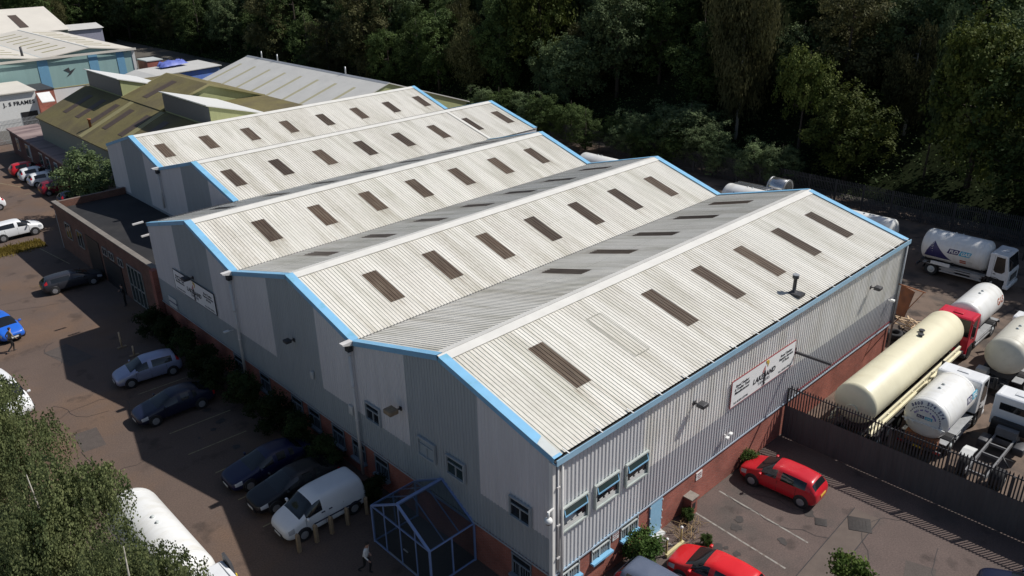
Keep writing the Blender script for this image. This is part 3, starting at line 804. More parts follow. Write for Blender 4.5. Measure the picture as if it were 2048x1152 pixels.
mb = MB(); mb.prism([(8.0, 5.92), (14.35, 8.76), (14.35, 8.64), (8.0, 5.80)], 1, 56.9, 92.5); mb.box((14.36, 56.9, 8.61), (26.1, 92.5, 8.70)); ro = mb.build('roof', M['olive'], w)
mb = MB(); mb.prism([(14.6, 8.71), (19.85, 10.60), (26, 8.71)], 1, 69.9, 80.3); mb.build('gable_wall', M['lime_wall'], w)
mb = MB(); mb.prism([(14.30, 8.82), (19.85, 10.78), (26.2, 8.72), (26.2, 8.60), (19.85, 10.66), (14.3, 8.70)], 1, 69.7, 80.5); mb.build('raised_roof', M['olive'], w)
for y in (69.58, 80.52):
    mb = MB(); mb.prism([(14.30, 8.86), (19.85, 10.83), (26.2, 8.76), (26.2, 8.58), (19.85, 10.60), (14.3, 8.66)], 1, y, y + .1); mb.build('verge', M['cream_strip'], w)
for ya, yb in ((80.6, 91.2), (58.2, 68.9)):
    mb = MB(); mb.prism([(14.5, 8.71), (14.5, 10.7), (19.7, 9.25), (19.7, 8.71)], 1, ya, yb); mo = mb.build('monitor', M['lime_wall'], w)
    mb = MB(); mb.box((14.43, ya + .05, 8.9), (14.49, yb - .05, 10.62)); mb.build('glazing', M['mon_glass'], mo)
    mb = MB(); mb.prism([(14.2, 10.80), (14.2, 10.90), (20.2, 9.22), (20.2, 9.12)], 1, ya - .15, yb + .15); mb.build('monitor_roof', M['white'], mo)
for y in (87.6, 83.4, 79.2, 75.0, 70.4, 66.0):
    mb = MB(); s = (8.76 - 5.92) / 6.35; z = lambda x: 5.92 + (x - 8.0) * s
    mb.prism([(10.0, z(10.0) + .03), (13.3, z(13.3) + .03), (13.3, z(13.3) + .0), (10.0, z(10.0))], 1, y - .65, y + .65); mb.build('rooflight', M['brown_light'], w)
mb = MB(); s = (10.78 - 8.82) / 5.55; mb.prism([(15.3, 8.82 + s*1.0 + .03), (18.9, 8.82 + s*4.6 + .03), (18.9, 8.82 + s*4.6), (15.3, 8.82 + s*1.0)], 1, 75.6, 76.9); mb.build('rooflight', M['brown_light'], w)
s = (8.76 - 5.92) / 6.35
for y in (77.2, 69.0):
    mb = MB(); mb.prism([(8.1, 5.96 + .03), (14.2, 8.70 + .03), (14.2, 8.70), (8.1, 5.96)], 1, y - .5, y + .5); mb.build('replacement_sheet', M['cream_strip'], w)
mb = MB(); mb.lathe((9.6, 77.9, 6.4), (0, 0, 1), [(0, .14), (1.0, .13), (1.0, .2), (1.15, .2)], 10); mb.build('flue', M['rust'], w)

M['roof_grey'] = mat('pale_grey_roof', (.54, .53, .50), .6, var=.08, scale=.4, grain=.04, gscale=4)
M['amber'] = mat('aged_rooflight', (.40, .37, .24), .6, var=.1)
g = thing('grey_shed', 'wide shed with pale grey roof and yellowed rooflight strips below the trees', 'shed', (0, 0, 0))
mb = MB(); mb.prism([(26.6, 0), (51, 0), (51, 5.0), (39, 8.9), (26.6, 4.85)], 1, 63.7, 98.1); mb.build('wall', M['lime_wall'], g)
mb = MB(); mb.prism([(26.2, 4.84), (39.0, 9.02), (51.4, 4.98), (51.4, 4.86), (39.0, 8.90), (26.2, 4.72)], 1, 63.5, 98.3); mb.build('roof', M['roof_grey'], g)
mb = MB(); mb.prism([(38.6, 8.91), (39.0, 9.06), (39.4, 8.92), (39.0, 9.03)], 1, 63.5, 98.3); mb.build('ridge', M['galv'], g)
s = (9.02 - 4.84) / 12.8; z = lambda x: 4.84 + (x - 26.2) * s
for k in range(8):
    y = 67.5 + 4.1*k; mb = MB(); mb.prism([(30.0, z(30) + .02), (36.8, z(36.8) + .02), (36.8, z(36.8)), (30.0, z(30.0))], 1, y - .28, y + .28); mb.build('rooflight', M['amber'], g)
for y in (94.5, 90.0, 73.0):
    mb = MB(); mb.lathe((39.2, y, 8.9), (0, 0, 1), [(0, .10), (1.0, .09)], 10); mb.build('ridge_vent', M['galv'], g)
mb = MB(); mb.lathe((28.6, 70.5, z(28.6)), (0, 0, 1), [(0, .12), (1.9, .11)], 8); mb.build('flue', M['steel'], g)

M['teal'] = mat('teal_cladding', (.28, .42, .40), .6, var=.07, scale=.6, stretch=(3, 3, .3))
M['stripe'] = mat('blue_panel', (.15, .33, .48), .6, var=.06)
M['roof_cream'] = mat('cream_roof', (.64, .60, .53), .6, var=.07, scale=.3)
t = thing('teal_warehouse', 'low wide warehouse with teal walls, blue vertical panels and a pale cream roof', 'warehouse', (0, 0, 0))
prof = [(33.5, 8.0), (26.5, 8.9), (19.5, 8.0), (12.5, 8.9), (5.5, 8.0), (-1.5, 8.9), (-8.5, 8.0)]
mb = MB(); mb.prism([(33.5, 0)] + prof + [(-8.5, 0)], 1, 128, 166); mb.build('wall', M['teal'], t)
mb = MB(); up = [(x, z_ + .16) for x, z_ in prof]; dn = [(x, z_ + .02) for x, z_ in prof]
up[0] = (33.8, 8.1); dn[0] = (33.8, 7.9)
mb.prism(up + dn[::-1], 1, 127.6, 166.3); mb.build('roof', M['roof_cream'], t)
for x, z_ in prof[1:6]:
    mb = MB(); mb.box((x - .12, 127.6, z_ + .165), (x + .12, 166.3, z_ + .2)); mb.build('roof_seam', M['trim_grey'], t)
mb = MB(); mb.prism([(-8.5, 7.9), (-8.5, 8.25), (33.8, 8.25), (33.8, 7.9)], 1, 127.5, 127.595); mb.build('fascia', M['roof_cream'], t)
for i, (x0, x1, sx) in enumerate(((27.6, 31.6, -1), (21.0, 24.6, 1), (14.2, 17.6, -1))):
    for k in range(8):
        y = 133 + 4*k
        za = {0: lambda x: 8.9 - (x - 26.5) * .9/7, 1: lambda x: 8.0 + (x - 19.5) * .9/7, 2: lambda x: 8.9 - (x - 12.5) * .9/7}[i]
        mb = MB(); mb.prism([(x0, za(x0) + .18), (x1, za(x1) + .18), (x1, za(x1) + .15), (x0, za(x0) + .15)], 1, y - .35, y + .35); mb.build('rooflight', M['cream_strip'], t)
for x, ww in ((18.6, 1.5), (26.2, 1.4), (30.6, 1.2)):
    mb = MB(); mb.box((x, 127.93, 0), (x + ww, 127.99, 7.9)); mb.build('blue_panel', M['stripe'], t)
mb = MB(); mb.box((33.1, 127.9, 0), (33.58, 127.985, 7.9)); mb.build('corner_trim', M['white_dull'], t)
mb = MB(); mb.box((18.0, 127.86, 1.9), (27.0, 127.92, 3.0)); mb.build('pale_band', M['cream_strip'], t)
mb = MB(); mb.prism([(22.2, 6.0), (23.0, 5.5), (22.4, 4.9), (23.2, 5.3), (24.0, 6.1), (23.1, 5.75), (23.0, 6.3)], 1, 127.94, 127.98); mb.build('emblem', M['steel'], t)
mb = MB(); mb.lathe((17.6, 131, 8.2), (0, 0, 1), [(0, .2), (1.6, .18)], 8); mb.build('flue', M['steel'], t)
t = thing('cream_shed', 'shed with a pale roof and one dark rooflight behind the teal warehouse', 'shed', (0, 0, 0))
mb = MB(); mb.prism([(172, 0), (172, 7.9), (186, 11.4), (200, 7.9), (200, 0)], 0, 8, 37); mb.build('wall', M['olive_wall'], t)
mb = MB(); mb.prism([(171.6, 7.9), (186, 11.6), (200.4, 7.9), (200.4, 7.8), (186, 11.45), (171.6, 7.8)], 0, 7.6, 37.3); mb.build('roof', M['roof_cream'], t)
mb = MB(); mb.prism([(174.5, 8.75), (182, 10.62), (182, 10.60), (174.5, 8.70)], 0, 29.0, 30.6); mb.build('rooflight', M['brown_light'], t)
t = thing('lilac_shed', 'small lilac grey hut beyond the right end of the cream roofs', 'shed', (0, 0, 0))
mb = MB(); mb.box((37.6, 176, 0), (45, 184, 7.2)); mb.build('wall', mat('lilac_sheet', (.30, .30, .38), .6), t)
mb = MB(); mb.prism([(175.6, 7.2), (180, 8.0), (184.4, 7.2)], 0, 37.3, 45.3); mb.build('roof', M['roof_grey'], t)

t = thing('white_workshop', 'white fronted workshop with dark lettering behind the pale palisade fence', 'workshop', (0, 0, 0))
mb = MB(); mb.box((-6, 118, 0), (14.9, 126.5, 5.0)); mb.build('wall', M['white'], t)
mb = MB(); mb.prism([(117.6, 5.003), (126.8, 5.003), (126.8, 5.4), (117.6, 5.15)], 0, -6.2, 15.0); mb.build('roof', M['roof_cream'], t)
mb = MB(); mb.prism([(116.2, 3.5), (118, 4.6), (118, 4.5), (116.2, 3.4)], 0, 15.05, 16.8); mb.build('canopy', M['white'], t)
mb = MB(); mb.box((12.4, 117.94, 0), (14.6, 117.99, 2.2)); mb.build('door', M['black'], t)
put_text('J. S FRAMES', 'lettering', t, M['ink'], .74, lambda a, c, n: (12.5 + a, 117.97 - n, 3.3 + c), space=1.12, bold=.02)
t = thing('brick_store', 'small dark red brick store between the white workshop and the white wall', 'store', (0, 0, 0))
mb = MB(); mb.box((15.7, 120.5, 0), (18.1, 127, 4.5)); mb.build('wall', M['brick'], t)
mb = MB(); mb.box((15.6, 120.4, 4.503), (18.2, 127.1, 4.62)); mb.build('roof', M['steel'], t)
t = thing('white_wall', 'white rendered wall under the teal warehouse', 'wall', (0, 0, 0))
mb = MB(); mb.box((18.25, 124, 0), (26, 124.4, 3.9)); mb.build('render', M['white'], t)
mb = MB(); mb.box((18.2, 123.95, 3.903), (26.1, 124.45, 3.98)); mb.build('coping', M['cream_strip'], t)
t = thing('blue_shed', 'low shed with bright blue side and grey roof behind the olive workshop', 'shed', (0, 0, 0))
mb = MB(); mb.prism([(27.4, 0), (40.6, 0), (40.6, 5.9), (30.5, 5.55), (27.4, 4.7)], 1, 112, 120); mb.build('wall', mat('blue_cladding', (.06, .17, .88), .55, var=.25, scale=.25, col2=(.16, .25, .48), c2scale=.12, c2pos=(.4, .6)), t)
mb = MB(); mb.prism([(27.0, 4.72), (30.4, 5.66), (40.9, 6.02), (40.9, 6.12), (30.4, 5.78), (27.0, 4.84)], 1, 111.6, 120.3); mb.build('roof', M['roof_grey'], t)
random.seed(5)
mb = MB()
n = 9; vs = []
for i in range(n):
    for j in range(n):
        ed = min(i, j, n-1-i, n-1-j)
        vs.append((33.2 + i*.55 + random.uniform(-.15, .15), 116.4 + j*.3 + random.uniform(-.1, .1), 6.0 + .035*i + (.12 if ed == 0 else random.uniform(.25, .85))))
mb.add(vs, [(i*n+j, (i+1)*n+j, (i+1)*n+j+1, i*n+j+1) for i in range(n-1) for j in range(n-1)], 0, True)
o = mb.build('blue_tarpaulin', mat('tarpaulin_blue', (.13, .17, .50), .5, var=.2)); tag(o, 'crumpled blue tarpaulin lying on the grey roof of the blue shed', 'tarpaulin')
t = thing('brick_store', 'red brick hut standing right of the teal warehouse corner', 'store', (0, 0, 0))
mb = MB(); mb.box((34.6, 126, 0), (37.2, 130, 6.0)); mb.build('wall', M['brick'], t)
mb = MB(); mb.box((34.5, 125.9, 6.003), (37.3, 130.1, 6.15)); mb.build('roof', M['trim_grey'], t)
mb = MB(); mb.lathe((0, 0, 0), (0, 0, 1), [(0, .9), (3.6, .9), (4.1, .5), (4.2, .02)], 14)
o = mb.build('storage_tank', M['galv']); o.location = (38.6, 124, 0); tag(o, 'small grey upright tank right of the red brick hut', 'tank')

M['dull_frame'] = mat('dull_frame', (.26, .25, .23), .7, var=.25, scale=4)
# garage block in front of the set-back bays
M['felt'] = mat('roofing_felt', (.016, .016, .018), .85, var=.3, scale=.7, col2=(.026, .025, .025), c2scale=.4)
M['coping'] = mat('coping', (.19, .17, .15), .8, var=.2, scale=2)
t = thing('garage_block', 'flat-roofed brown brick garage block in the shadow beside the setback gables', 'garage', (0, 0, 0))
mb = MB(); mb.box((.05, 38.3, 0), (6.2, 60.5, 3.6)); mb.build('wall', M['brick_dark'], t)
mb = MB(); mb.box((.32, 38.5, 3.603), (6.28, 60.3, 3.68)); mb.build('roof', M['felt'], t)
mb = MB(); mb.box((.0, 38.25, 3.603), (.30, 60.6, 4.28)); mb.box((.303, 60.3, 3.603), (6.2, 60.6, 4.28)); pp = mb.build('parapet', M['brick_dark'], t)
mb = MB(); mb.box((-.05, 38.2, 4.283), (.36, 60.65, 4.36)); mb.build('coping', M['coping'], pp)
mb = MB(); mb.box((.03, 60.505, 0), (6.2, 60.56, 3.59)); mb.build('render', M['trim_grey'], t)
mb = MB(); mb.box((-.35, 37.75, 0), (.04, 38.28, 4.4)); mb.build('end_pier', M['brick'], t)
for y0, y1, z0, z1 in ((56.9, 58.3, 1.6, 3.0), (53.9, 55.3, 1.6, 3.0), (48.2, 49.2, 2.5, 3.1), (46.8, 47.8, 2.5, 3.1), (44.9, 45.9, 2.5, 3.1)):
    mb = MB()
    for y in (y0, (y0 + y1) / 2, y1): mb.box((-.02, y - .05, z0), (.045, y + .05, z1))
    for z_ in (z0, z1): mb.box((-.02, y0 + .05, z_ - .05), (.045, y1 - .05, z_ + .05))
    f = mb.build('window', M['dull_frame'], t)
    mb = MB(); mb.box((.0, y0 + .05, z0 + .05), (.046, y1 - .05, z1 - .05)); mb.build('pane', M['glass_dark'], f)
for y0, y1 in ((50.0, 53.0), (45.6, 49.4)):
    mb = MB(); z1 = 3.2 if y0 > 49 else 2.3
    mb.box((.0, y0, .02), (.046, y1, z1)); mb.build('door', M['black'], t)
mb = MB()
for y in (41.2, 41.9, 42.6, 43.3, 44.0): mb.box((-.03, y - .05, .1), (.045, y + .05, 3.1))
for z_ in (.15, 1.5, 3.1): mb.box((-.03, 41.2, z_ - .05), (.03, 44.0, z_ + .05))
f = mb.build('glazed_front', M['dull_frame'], t)
mb = MB(); mb.box((.0, 41.25, .1), (.047, 43.95, 3.05)); mb.build('pane', M['glass_teal'], f)
# brick annex with pinkish roof
M['pink'] = mat('pink_felt', (.30, .225, .21), .85, var=.25, scale=.25, stretch=(.4, 1.6, 1), col2=(.15, .105, .105), c2scale=.3, c2pos=(.46, .60), c2stretch=(.35, 1.4, 1))
t = thing('brick_annex', 'low dark brick annex with streaky pinkish flat roof in front of the olive workshop', 'annex', (0, 0, 0))
P = [(7.0, 102.5), (5.9, 63.3), (8.2, 63.3), (10.4, 102.5)]
mb = MB(); mb.prism(P, 2, 0, 3.0); mb.build('wall', brick_mat('annex_brick', (.13, .045, .04), (.09, .035, .03), (.12, .09, .08)), t)
mb = MB(); mb.prism([(6.8, 102.7), (5.7, 63.3), (8.25, 63.3), (10.5, 102.7)], 2, 3.003, 3.2); mb.build('roof', M['pink'], t)
for y in (99, 94.5, 88.5, 85.6, 82.4):
    x = 5.9 + (y - 63.3) * 1.1 / 39.2
    mb = MB(); mb.prism([(x - .04, y - .6), (x + .2, y - .6), (x + .2, y + .6), (x - .04, y + .6)], 2, .9, 2.5); f = mb.build('window', M['trim_grey'], t)
    mb = MB(); mb.prism([(x - .06, y - .5), (x - .02, y - .5), (x - .02, y + .5), (x - .06, y + .5)], 2, 1.0, 2.4); mb.build('pane', M['glass_teal'], f)
mb = MB(); mb.tube([(6.35, 91.6, 2.9), (6.35, 91.6, .1)], .07, 8); mb.build('downpipe', M['trim_grey'], t)
# ------------------------------------------------------------------ cars
def paint(name, col, metal=0.0, rough=.35):
    return mat(name, col, rough, metal=metal, var=.05, scale=1.5, coat=.3, spec=.4)

def subdivided(vs, fs, mi, lv=2):
    me = D.meshes.new('tmp'); me.from_pydata(vs, [], fs)
    for k in range(max(mi) + 1): me.materials.append(None)
    me.polygons.foreach_set('material_index', mi)
    bm = bmesh.new(); bm.from_mesh(me); bmesh.ops.recalc_face_normals(bm, faces=bm.faces); bm.to_mesh(me); bm.free()
    o = link(D.objects.new('tmp', me)); md = o.modifiers.new('s', 'SUBSURF'); md.levels = lv; md.render_levels = lv
    dg = bpy.context.evaluated_depsgraph_get(); dg.update()
    out = D.meshes.new_from_object(o.evaluated_get(dg))
    D.objects.remove(o); D.meshes.remove(me)
    return out

def split_parts(me, spec, parent):
    """spec: material index -> (name, material, split left/right)"""
    co = [v.co.copy() for v in me.vertices]; res = {}
    groups = {}
    for p in me.polygons:
        nm, mt, lr = spec[p.material_index]
        side = (1 if p.center.y > 0 else -1) if lr else 0
        groups.setdefault((nm, side, p.material_index), []).append(list(p.vertices))
    for (nm, side, k), faces in groups.items():
        idx = {}; vs = []; fs = []
        for f in faces:
            q = []
            for i in f:
                if i not in idx: idx[i] = len(vs); vs.append(co[i])
                q.append(idx[i])
            fs.append(q)
        m = D.meshes.new(nm); m.from_pydata(vs, [], fs); m.materials.append(spec[k][1])
        m.polygons.foreach_set('use_smooth', [True] * len(fs)); m.update()
        o = link(D.objects.new(nm, m)); o.parent = parent; res.setdefault(nm, []).append(o)
    return res

def ST(f, zb, w, zm, ws, zs, wr, zr, zt): return (f, zb, w, zm, ws, zs, wr, zr, zt)
SHAPES = {
 'hatch': dict(L=4.0, W=1.70, wb=2.51, fo=.80, r=.31, st=[
  ST(0, .34, .60, .48, .56, .60, .42, .63, .64), ST(.03, .20, .77, .50, .73, .69, .58, .74, .755), ST(.11, .18, .83, .55, .79, .81, .66, .875, .89),
  ST(.235, .18, .85, .58, .82, .90, .72, .985, 1.0), ST(.29, .18, .85, .58, .83, .925, .69, 1.14, 1.17), ST(.43, .18, .86, .58, .835, .94, .60, 1.40, 1.45),
  ST(.50, .18, .86, .58, .835, .95, .60, 1.44, 1.49), ST(.525, .18, .86, .58, .835, .95, .60, 1.44, 1.49), ST(.70, .18, .86, .58, .83, .97, .60, 1.43, 1.48), ST(.73, .18, .86, .58, .83, .975, .60, 1.425, 1.475),
  ST(.87, .19, .84, .58, .81, 1.0, .57, 1.36, 1.41), ST(.91, .20, .83, .58, .80, 1.0, .56, 1.31, 1.37), ST(.965, .22, .80, .58, .77, .96, .62, 1.01, 1.05), ST(1.0, .34, .70, .58, .68, .82, .5, .85, .86)],
  ws=4, roof=5, bp=6, cp=99, rw=11, tl=12),
 'saloon': dict(L=4.6, W=1.78, wb=2.72, fo=.88, r=.32, st=[
  ST(0, .34, .62, .48, .58, .60, .42, .63, .64), ST(.03, .20, .80, .50, .76, .68, .6, .73, .745), ST(.10, .18, .86, .55, .82, .79, .68, .85, .865),
  ST(.27, .18, .88, .58, .85, .89, .74, .965, .98), ST(.32, .18, .88, .58, .86, .91, .71, 1.08, 1.11), ST(.44, .18, .89, .58, .865, .92, .60, 1.34, 1.39),
  ST(.51, .18, .89, .58, .865, .93, .60, 1.38, 1.43), ST(.53, .18, .89, .58, .865, .93, .60, 1.38, 1.43), ST(.67, .18, .89, .58, .86, .94, .60, 1.36, 1.41), ST(.69, .18, .89, .58, .86, .945, .60, 1.35, 1.40),
  ST(.76, .19, .88, .58, .85, .96, .58, 1.27, 1.32), ST(.785, .19, .88, .58, .85, .96, .58, 1.24, 1.29), ST(.87, .20, .86, .58, .83, .95, .70, 1.0, 1.02), ST(.965, .22, .82, .58, .79, .93, .66, .96, .97), ST(1.0, .34, .72, .58, .70, .82, .5, .85, .86)],
  ws=4, roof=5, bp=6, cp=8, rw=11, tl=13),
 'suv': dict(L=4.45, W=1.84, wb=2.69, fo=.86, r=.35, st=[
  ST(0, .40, .64, .58, .60, .72, .45, .76, .77), ST(.03, .26, .82, .62, .78, .86, .62, .92, .935), ST(.10, .24, .88, .68, .85, .98, .70, 1.03, 1.045),
  ST(.235, .24, .90, .70, .88, 1.05, .76, 1.12, 1.135), ST(.28, .24, .90, .70, .88, 1.07, .73, 1.26, 1.29), ST(.40, .24, .91, .70, .885, 1.09, .66, 1.55, 1.60),
  ST(.49, .24, .91, .70, .885, 1.10, .66, 1.60, 1.65), ST(.51, .24, .91, .70, .885, 1.10, .66, 1.60, 1.65), ST(.70, .24, .91, .70, .88, 1.12, .66, 1.58, 1.64), ST(.72, .24, .91, .70, .88, 1.125, .66, 1.575, 1.635),
  ST(.87, .25, .90, .70, .87, 1.15, .63, 1.52, 1.57), ST(.905, .26, .89, .70, .86, 1.15, .62, 1.48, 1.53), ST(.965, .28, .86, .70, .83, 1.08, .68, 1.14, 1.17), ST(1.0, .42, .76, .70, .73, .92, .55, .96, .97)],
  ws=4, roof=5, bp=6, cp=99, rw=11, tl=12),
 'van': dict(L=4.32, W=1.83, wb=2.70, fo=.86, r=.32, st=[
  ST(0, .38, .66, .54, .62, .68, .45, .72, .73), ST(.03, .22, .82, .58, .78, .80, .62, .87, .885), ST(.10, .20, .88, .62, .84, .93, .70, 1.0, 1.02),
  ST(.19, .20, .89, .64, .87, 1.02, .76, 1.12, 1.135), ST(.235, .20, .90, .64, .88, 1.05, .74, 1.28, 1.30), ST(.35, .20, .91, .64, .89, 1.08, .72, 1.68, 1.73),
  ST(.46, .20, .91, .64, .89, 1.10, .72, 1.76, 1.81), ST(.48, .20, .91, .64, .89, 1.10, .74, 1.76, 1.81), ST(.70, .20, .91, .64, .89, 1.12, .75, 1.76, 1.81), ST(.72, .20, .91, .64, .89, 1.12, .75, 1.76, 1.81),
  ST(.93, .20, .90, .64, .88, 1.12, .74, 1.73, 1.78), ST(.97, .22, .89, .64, .87, 1.1, .72, 1.68, 1.73), ST(.99, .26, .87, .64, .85, 1.05, .72, 1.15, 1.2), ST(1.0, .36, .80, .64, .78, .95, .6, .98, .99)],
  ws=4, roof=5, bp=6, cp=6, rw=99, tl=12)}

def car(shape, pos, rz, pt, label, group=None, L=None, W=None, name='parked_car', cat='car', H=1.0, detail=True):
    S = SHAPES[shape]; L = L or S['L']; W = W or S['W']
    root = thing(name, label, cat, (*pos, .012), rz, group)
    st = S['st']; vs = []; fs = []; mi = []; sx = W / 1.72 if shape == 'hatch' else W / S['W']
    for (f, zb, w, zm, ws, zs, wr, zr, zt) in st:
        x = L / 2 - f * L
        zt2 = zr + (zt - zr) * .8
        H_ = lambda z: z if z < .6 else .6 + (z - .6) * H
        half = [(0, zb), (w*.86, zb), (w*.985, zb + .13), (w, zm), (ws, zs), (wr, zr), (wr*.55, zt2), (0, zt)]
        ring = half + [(-y, z) for y, z in half[-2:0:-1]]
        vs += [(x, y * sx, H_(z)) for y, z in ring]
    n = 14; NS = len(st)
    # seg j -> name on the half profile
    half = lambda j: j if j < 7 else 13 - j
    for i in range(NS - 1):
        for j in range(n):
            k = half(j); m = 0
            if k in (0, 1): m = 1
            if S['ws'] <= i < S['roof'] + 0 and k in (5, 6): m = 2
            if i == S['ws'] - 1 and k in (5, 6): m = 2
            if k == 4 and S['ws'] <= i < S['rw'] - 1 and i != S['bp'] and i != S['cp']:
                if not (shape == 'van' and i > S['bp']): m = 3
            if i == S['rw'] and k in (5, 6): m = 4
            if i == 1 and k == 3: m = 5
            if i == S['tl'] - (1 if shape in ('hatch', 'suv') else 0) and k in ((4,) if shape in ('hatch', 'suv') else (3,)): m = 6
            fs.append((i*n+j, i*n+(j+1) % n, (i+1)*n+(j+1) % n, (i+1)*n+j)); mi.append(m)
    for base, sg in ((0, 1), ((NS-1)*n, -1)):
        c = len(vs); x = vs[base][0]; vs.append((x + sg*.02, 0, .5 if sg > 0 else .6))
        for j in range(0, n, 2):
            fs.append((base+j, base+(j+1) % n, base+(j+2) % n, c)); mi.append(0)
    me = subdivided(vs, fs, mi)
    spec = {0: ('body', pt, False), 1: ('sill_trim', M['black'] if shape in ('suv',) else pt, False), 2: ('windscreen', M['cargl'], False), 3: ('side_window', M['cargl'], True),
            4: ('rear_window', M['cargl'], False), 5: ('headlight', M['lamp'], True), 6: ('tail_light', M['tail'], True)}
    split_parts(me, spec, root); D.meshes.remove(me)
    xf = L/2 - S['fo']*L/S['L']; xr = xf - S['wb']*L/S['L']; r = S['r']; hw = st[6][2]*sx
    for x in (xf, xr):
        for sg in (-1, 1):
            y = sg * (hw - .002)
            a = MB(); a.lathe((x, y - sg*.25, r + .02), (0, sg, 0), [(0, r*1.18), (.257, r*1.18), (.262, r*1.1)], 20); a.build('wheel_arch', M['black'], root)
            t = MB(); t.lathe((x, y - sg*.19, r), (0, sg, 0), [(0, r*.9), (.02, r), (.19, r), (.215, r*.93), (.215, r*.66), (.20, r*.6)], 20); w = t.build('wheel', M['tyre'], root)
            q = MB(); q.lathe((x, y + sg*.008, r), (0, sg, 0), [(0, r*.64), (.012, r*.62), (.004, r*.5), (.016, r*.12), (.02, .001)], 20)
            for k in range(5):
                an = k * 2*math.pi/5; q.bar((x, y + sg*.018, r), (x + math.cos(an)*r*.58, y + sg*.022, r + math.sin(an)*r*.58), .05, .012, up=(0, sg, 0))
            q.build('rim', M['rim'], w)
    b = MB(); b.box((L/2 - .03, -.42*sx, .40), (L/2 + .025, .42*sx, .52)); b.box((L/2 - .03, -.5*sx, .26), (L/2 + .005, .5*sx, .36)); b.build('grille', M['black'], root)
    p = MB(); p.box((L/2 + .02, -.26, .36), (L/2 + .035, .26, .47)); p.build('number_plate', M['plate_w'], root)
    zp = .62 if shape != 'saloon' else .58
    p = MB(); p.box((-L/2 - .032, -.26, zp), (-L/2 - .012, .26, zp + .11)); p.build('number_plate', M['plate_y'], root)
    xm = L/2 - (st[4][0] + .02) * L; zmr = st[4][5] * 1.0
    for sg in (-1, 1):
        m = MB(); m.rbox((xm - .06, sg*(hw + .10) - .09, zmr + .0), (xm + .06, sg*(hw + .10) + .09, zmr + .13), .03); m.bar((xm, sg*(hw - .1), zmr + .03), (xm, sg*(hw + .06), zmr + .05), .05, .04)
        m.build('wing_mirror', pt, root)
    # door shut lines and handles
    if detail:
        d = MB()
        for f in (st[4][0] + .005, (st[6][0] + st[7][0]) / 2, st[9][0] + .02 if shape != 'van' else st[8][0]):
            x = L/2 - f*L
            for sg in (-1, 1): d.bar((x, sg*(hw + .002), .34), (x, sg*(hw - .03), zmr + .0), .012, .012)
        d.build('door_gap', M['black'], root)
        if shape == 'van':
            d = MB()
            for sg in (-1, 1): d.box((-L/2 + .35, sg*(hw + .006) - .008, .60), (L/2 - 1.35, sg*(hw + .006) + .008, .67)); d.box((-.25, sg*(hw - .01) - .012, 1.0), (-.08, sg*(hw - .01) + .012, 1.05)); d.box((.15, sg*(hw - .01) - .012, 1.0), (.32, sg*(hw - .01) + .012, 1.05))
            d.build('rubbing_strip', mat('navy_strip', (.02, .025, .06), .5), root)
    return root

P_ = {'red': paint('car_red', (.50, .015, .025), rough=.28), 'red2': paint('car_bright_red', (.62, .015, .02), rough=.28), 'silver': paint('car_silver_blue', (.34, .37, .52), .4), 'navy': paint('car_navy', (.010, .013, .035)),
      'navy2': paint('car_ink_blue', (.010, .012, .05)), 'black': paint('car_black', (.010, .010, .013)), 'white': paint('car_white', (.76, .77, .78)), 'blue': paint('car_blue', (.02, .13, .60)),
      'slate': paint('car_slate', (.12, .15, .22), .3), 'maroon': paint('car_maroon', (.16, .012, .025)), 'charcoal': paint('car_charcoal', (.035, .036, .045), .2)}
HP = math.pi / 2
car('hatch', (14.02, -2.35), HP + .06, P_['red'], 'red hatchback parked nose to the brick wall beside the dark fence', L=4.05)
car('hatch', (6.15, -3.7), HP + .10, P_['red2'], 'bright red hatchback nose-in by the low yellow-post barrier', L=4.1, W=1.74)
car('suv', (3.55, -3.05), -HP + .05, P_['slate'], 'slate blue estate car backed up to the bush near the brick corner', L=4.5, W=1.8, H=.92)
car('saloon', (14.1, -13.7), HP + .25, P_['navy'], 'dark navy car at the bottom edge of the side car park')
car('hatch', (-3.85, 31.62), math.pi - .12, P_['silver'], 'silvery blue hatchback in the shade at the far end of the parked row', L=4.0)
car('saloon', (-4.35, 26.45), math.pi - .03, P_['navy'], 'dark navy saloon parked next to the silvery blue hatchback', L=4.55)
car('saloon', (-3.35, 17.15), math.pi - .03, P_['navy2'], 'ink blue saloon, third car from the white van in deep shade', L=4.6)
car('saloon', (-3.3, 14.65), math.pi - .03, P_['black'], 'black saloon parked right beside the white van', L=4.6)
car('van', (-3.45, 12.05), math.pi - .02, P_['white'], 'small white panel van parked beside the wooden bollards', name='panel_van', cat='van')
car('hatch', (-2.35, 50.55), -.06, P_['charcoal'], 'dark charcoal coupe parked across the garage doors', L=4.5, H=.82)
car('suv', (-2.1, 66.95), .02, P_['white'], 'white sport utility car parked along the grass verge')
car('hatch', (5.5, 83.6), -.02, P_['white'], 'white hatchback nearest the tree in the row by the annex', L=3.9)
car('hatch', (5.4, 86.8), -.02, P_['white'], 'white hatchback between the red car and the other white hatchback', L=3.9)
car('hatch', (5.3, 90.0), -.02, P_['red'], 'red hatchback at the far end of the row by the brick annex', L=3.9)
car('hatch', (5.4, 79.2), -.02, P_['maroon'], 'maroon car half hidden behind the car park tree', L=3.9)
car('hatch', (5.6, 73.6), .02, P_['navy'], 'dark car under the tree beside the garage block', L=3.9)
car('hatch', (-2.3, 77.8), math.pi, P_['white'], 'white car with its tail at the left edge of the photo', L=4.0)
car('hatch', (-2.0, 83.2), math.pi, P_['blue'], 'pale blue car peeping in at the left edge of the photo', L=4.0)
car('hatch', (-8.7, 45.1), -HP + .12, P_['blue'], 'bright blue hatchback facing the camera at the left edge', L=3.9)
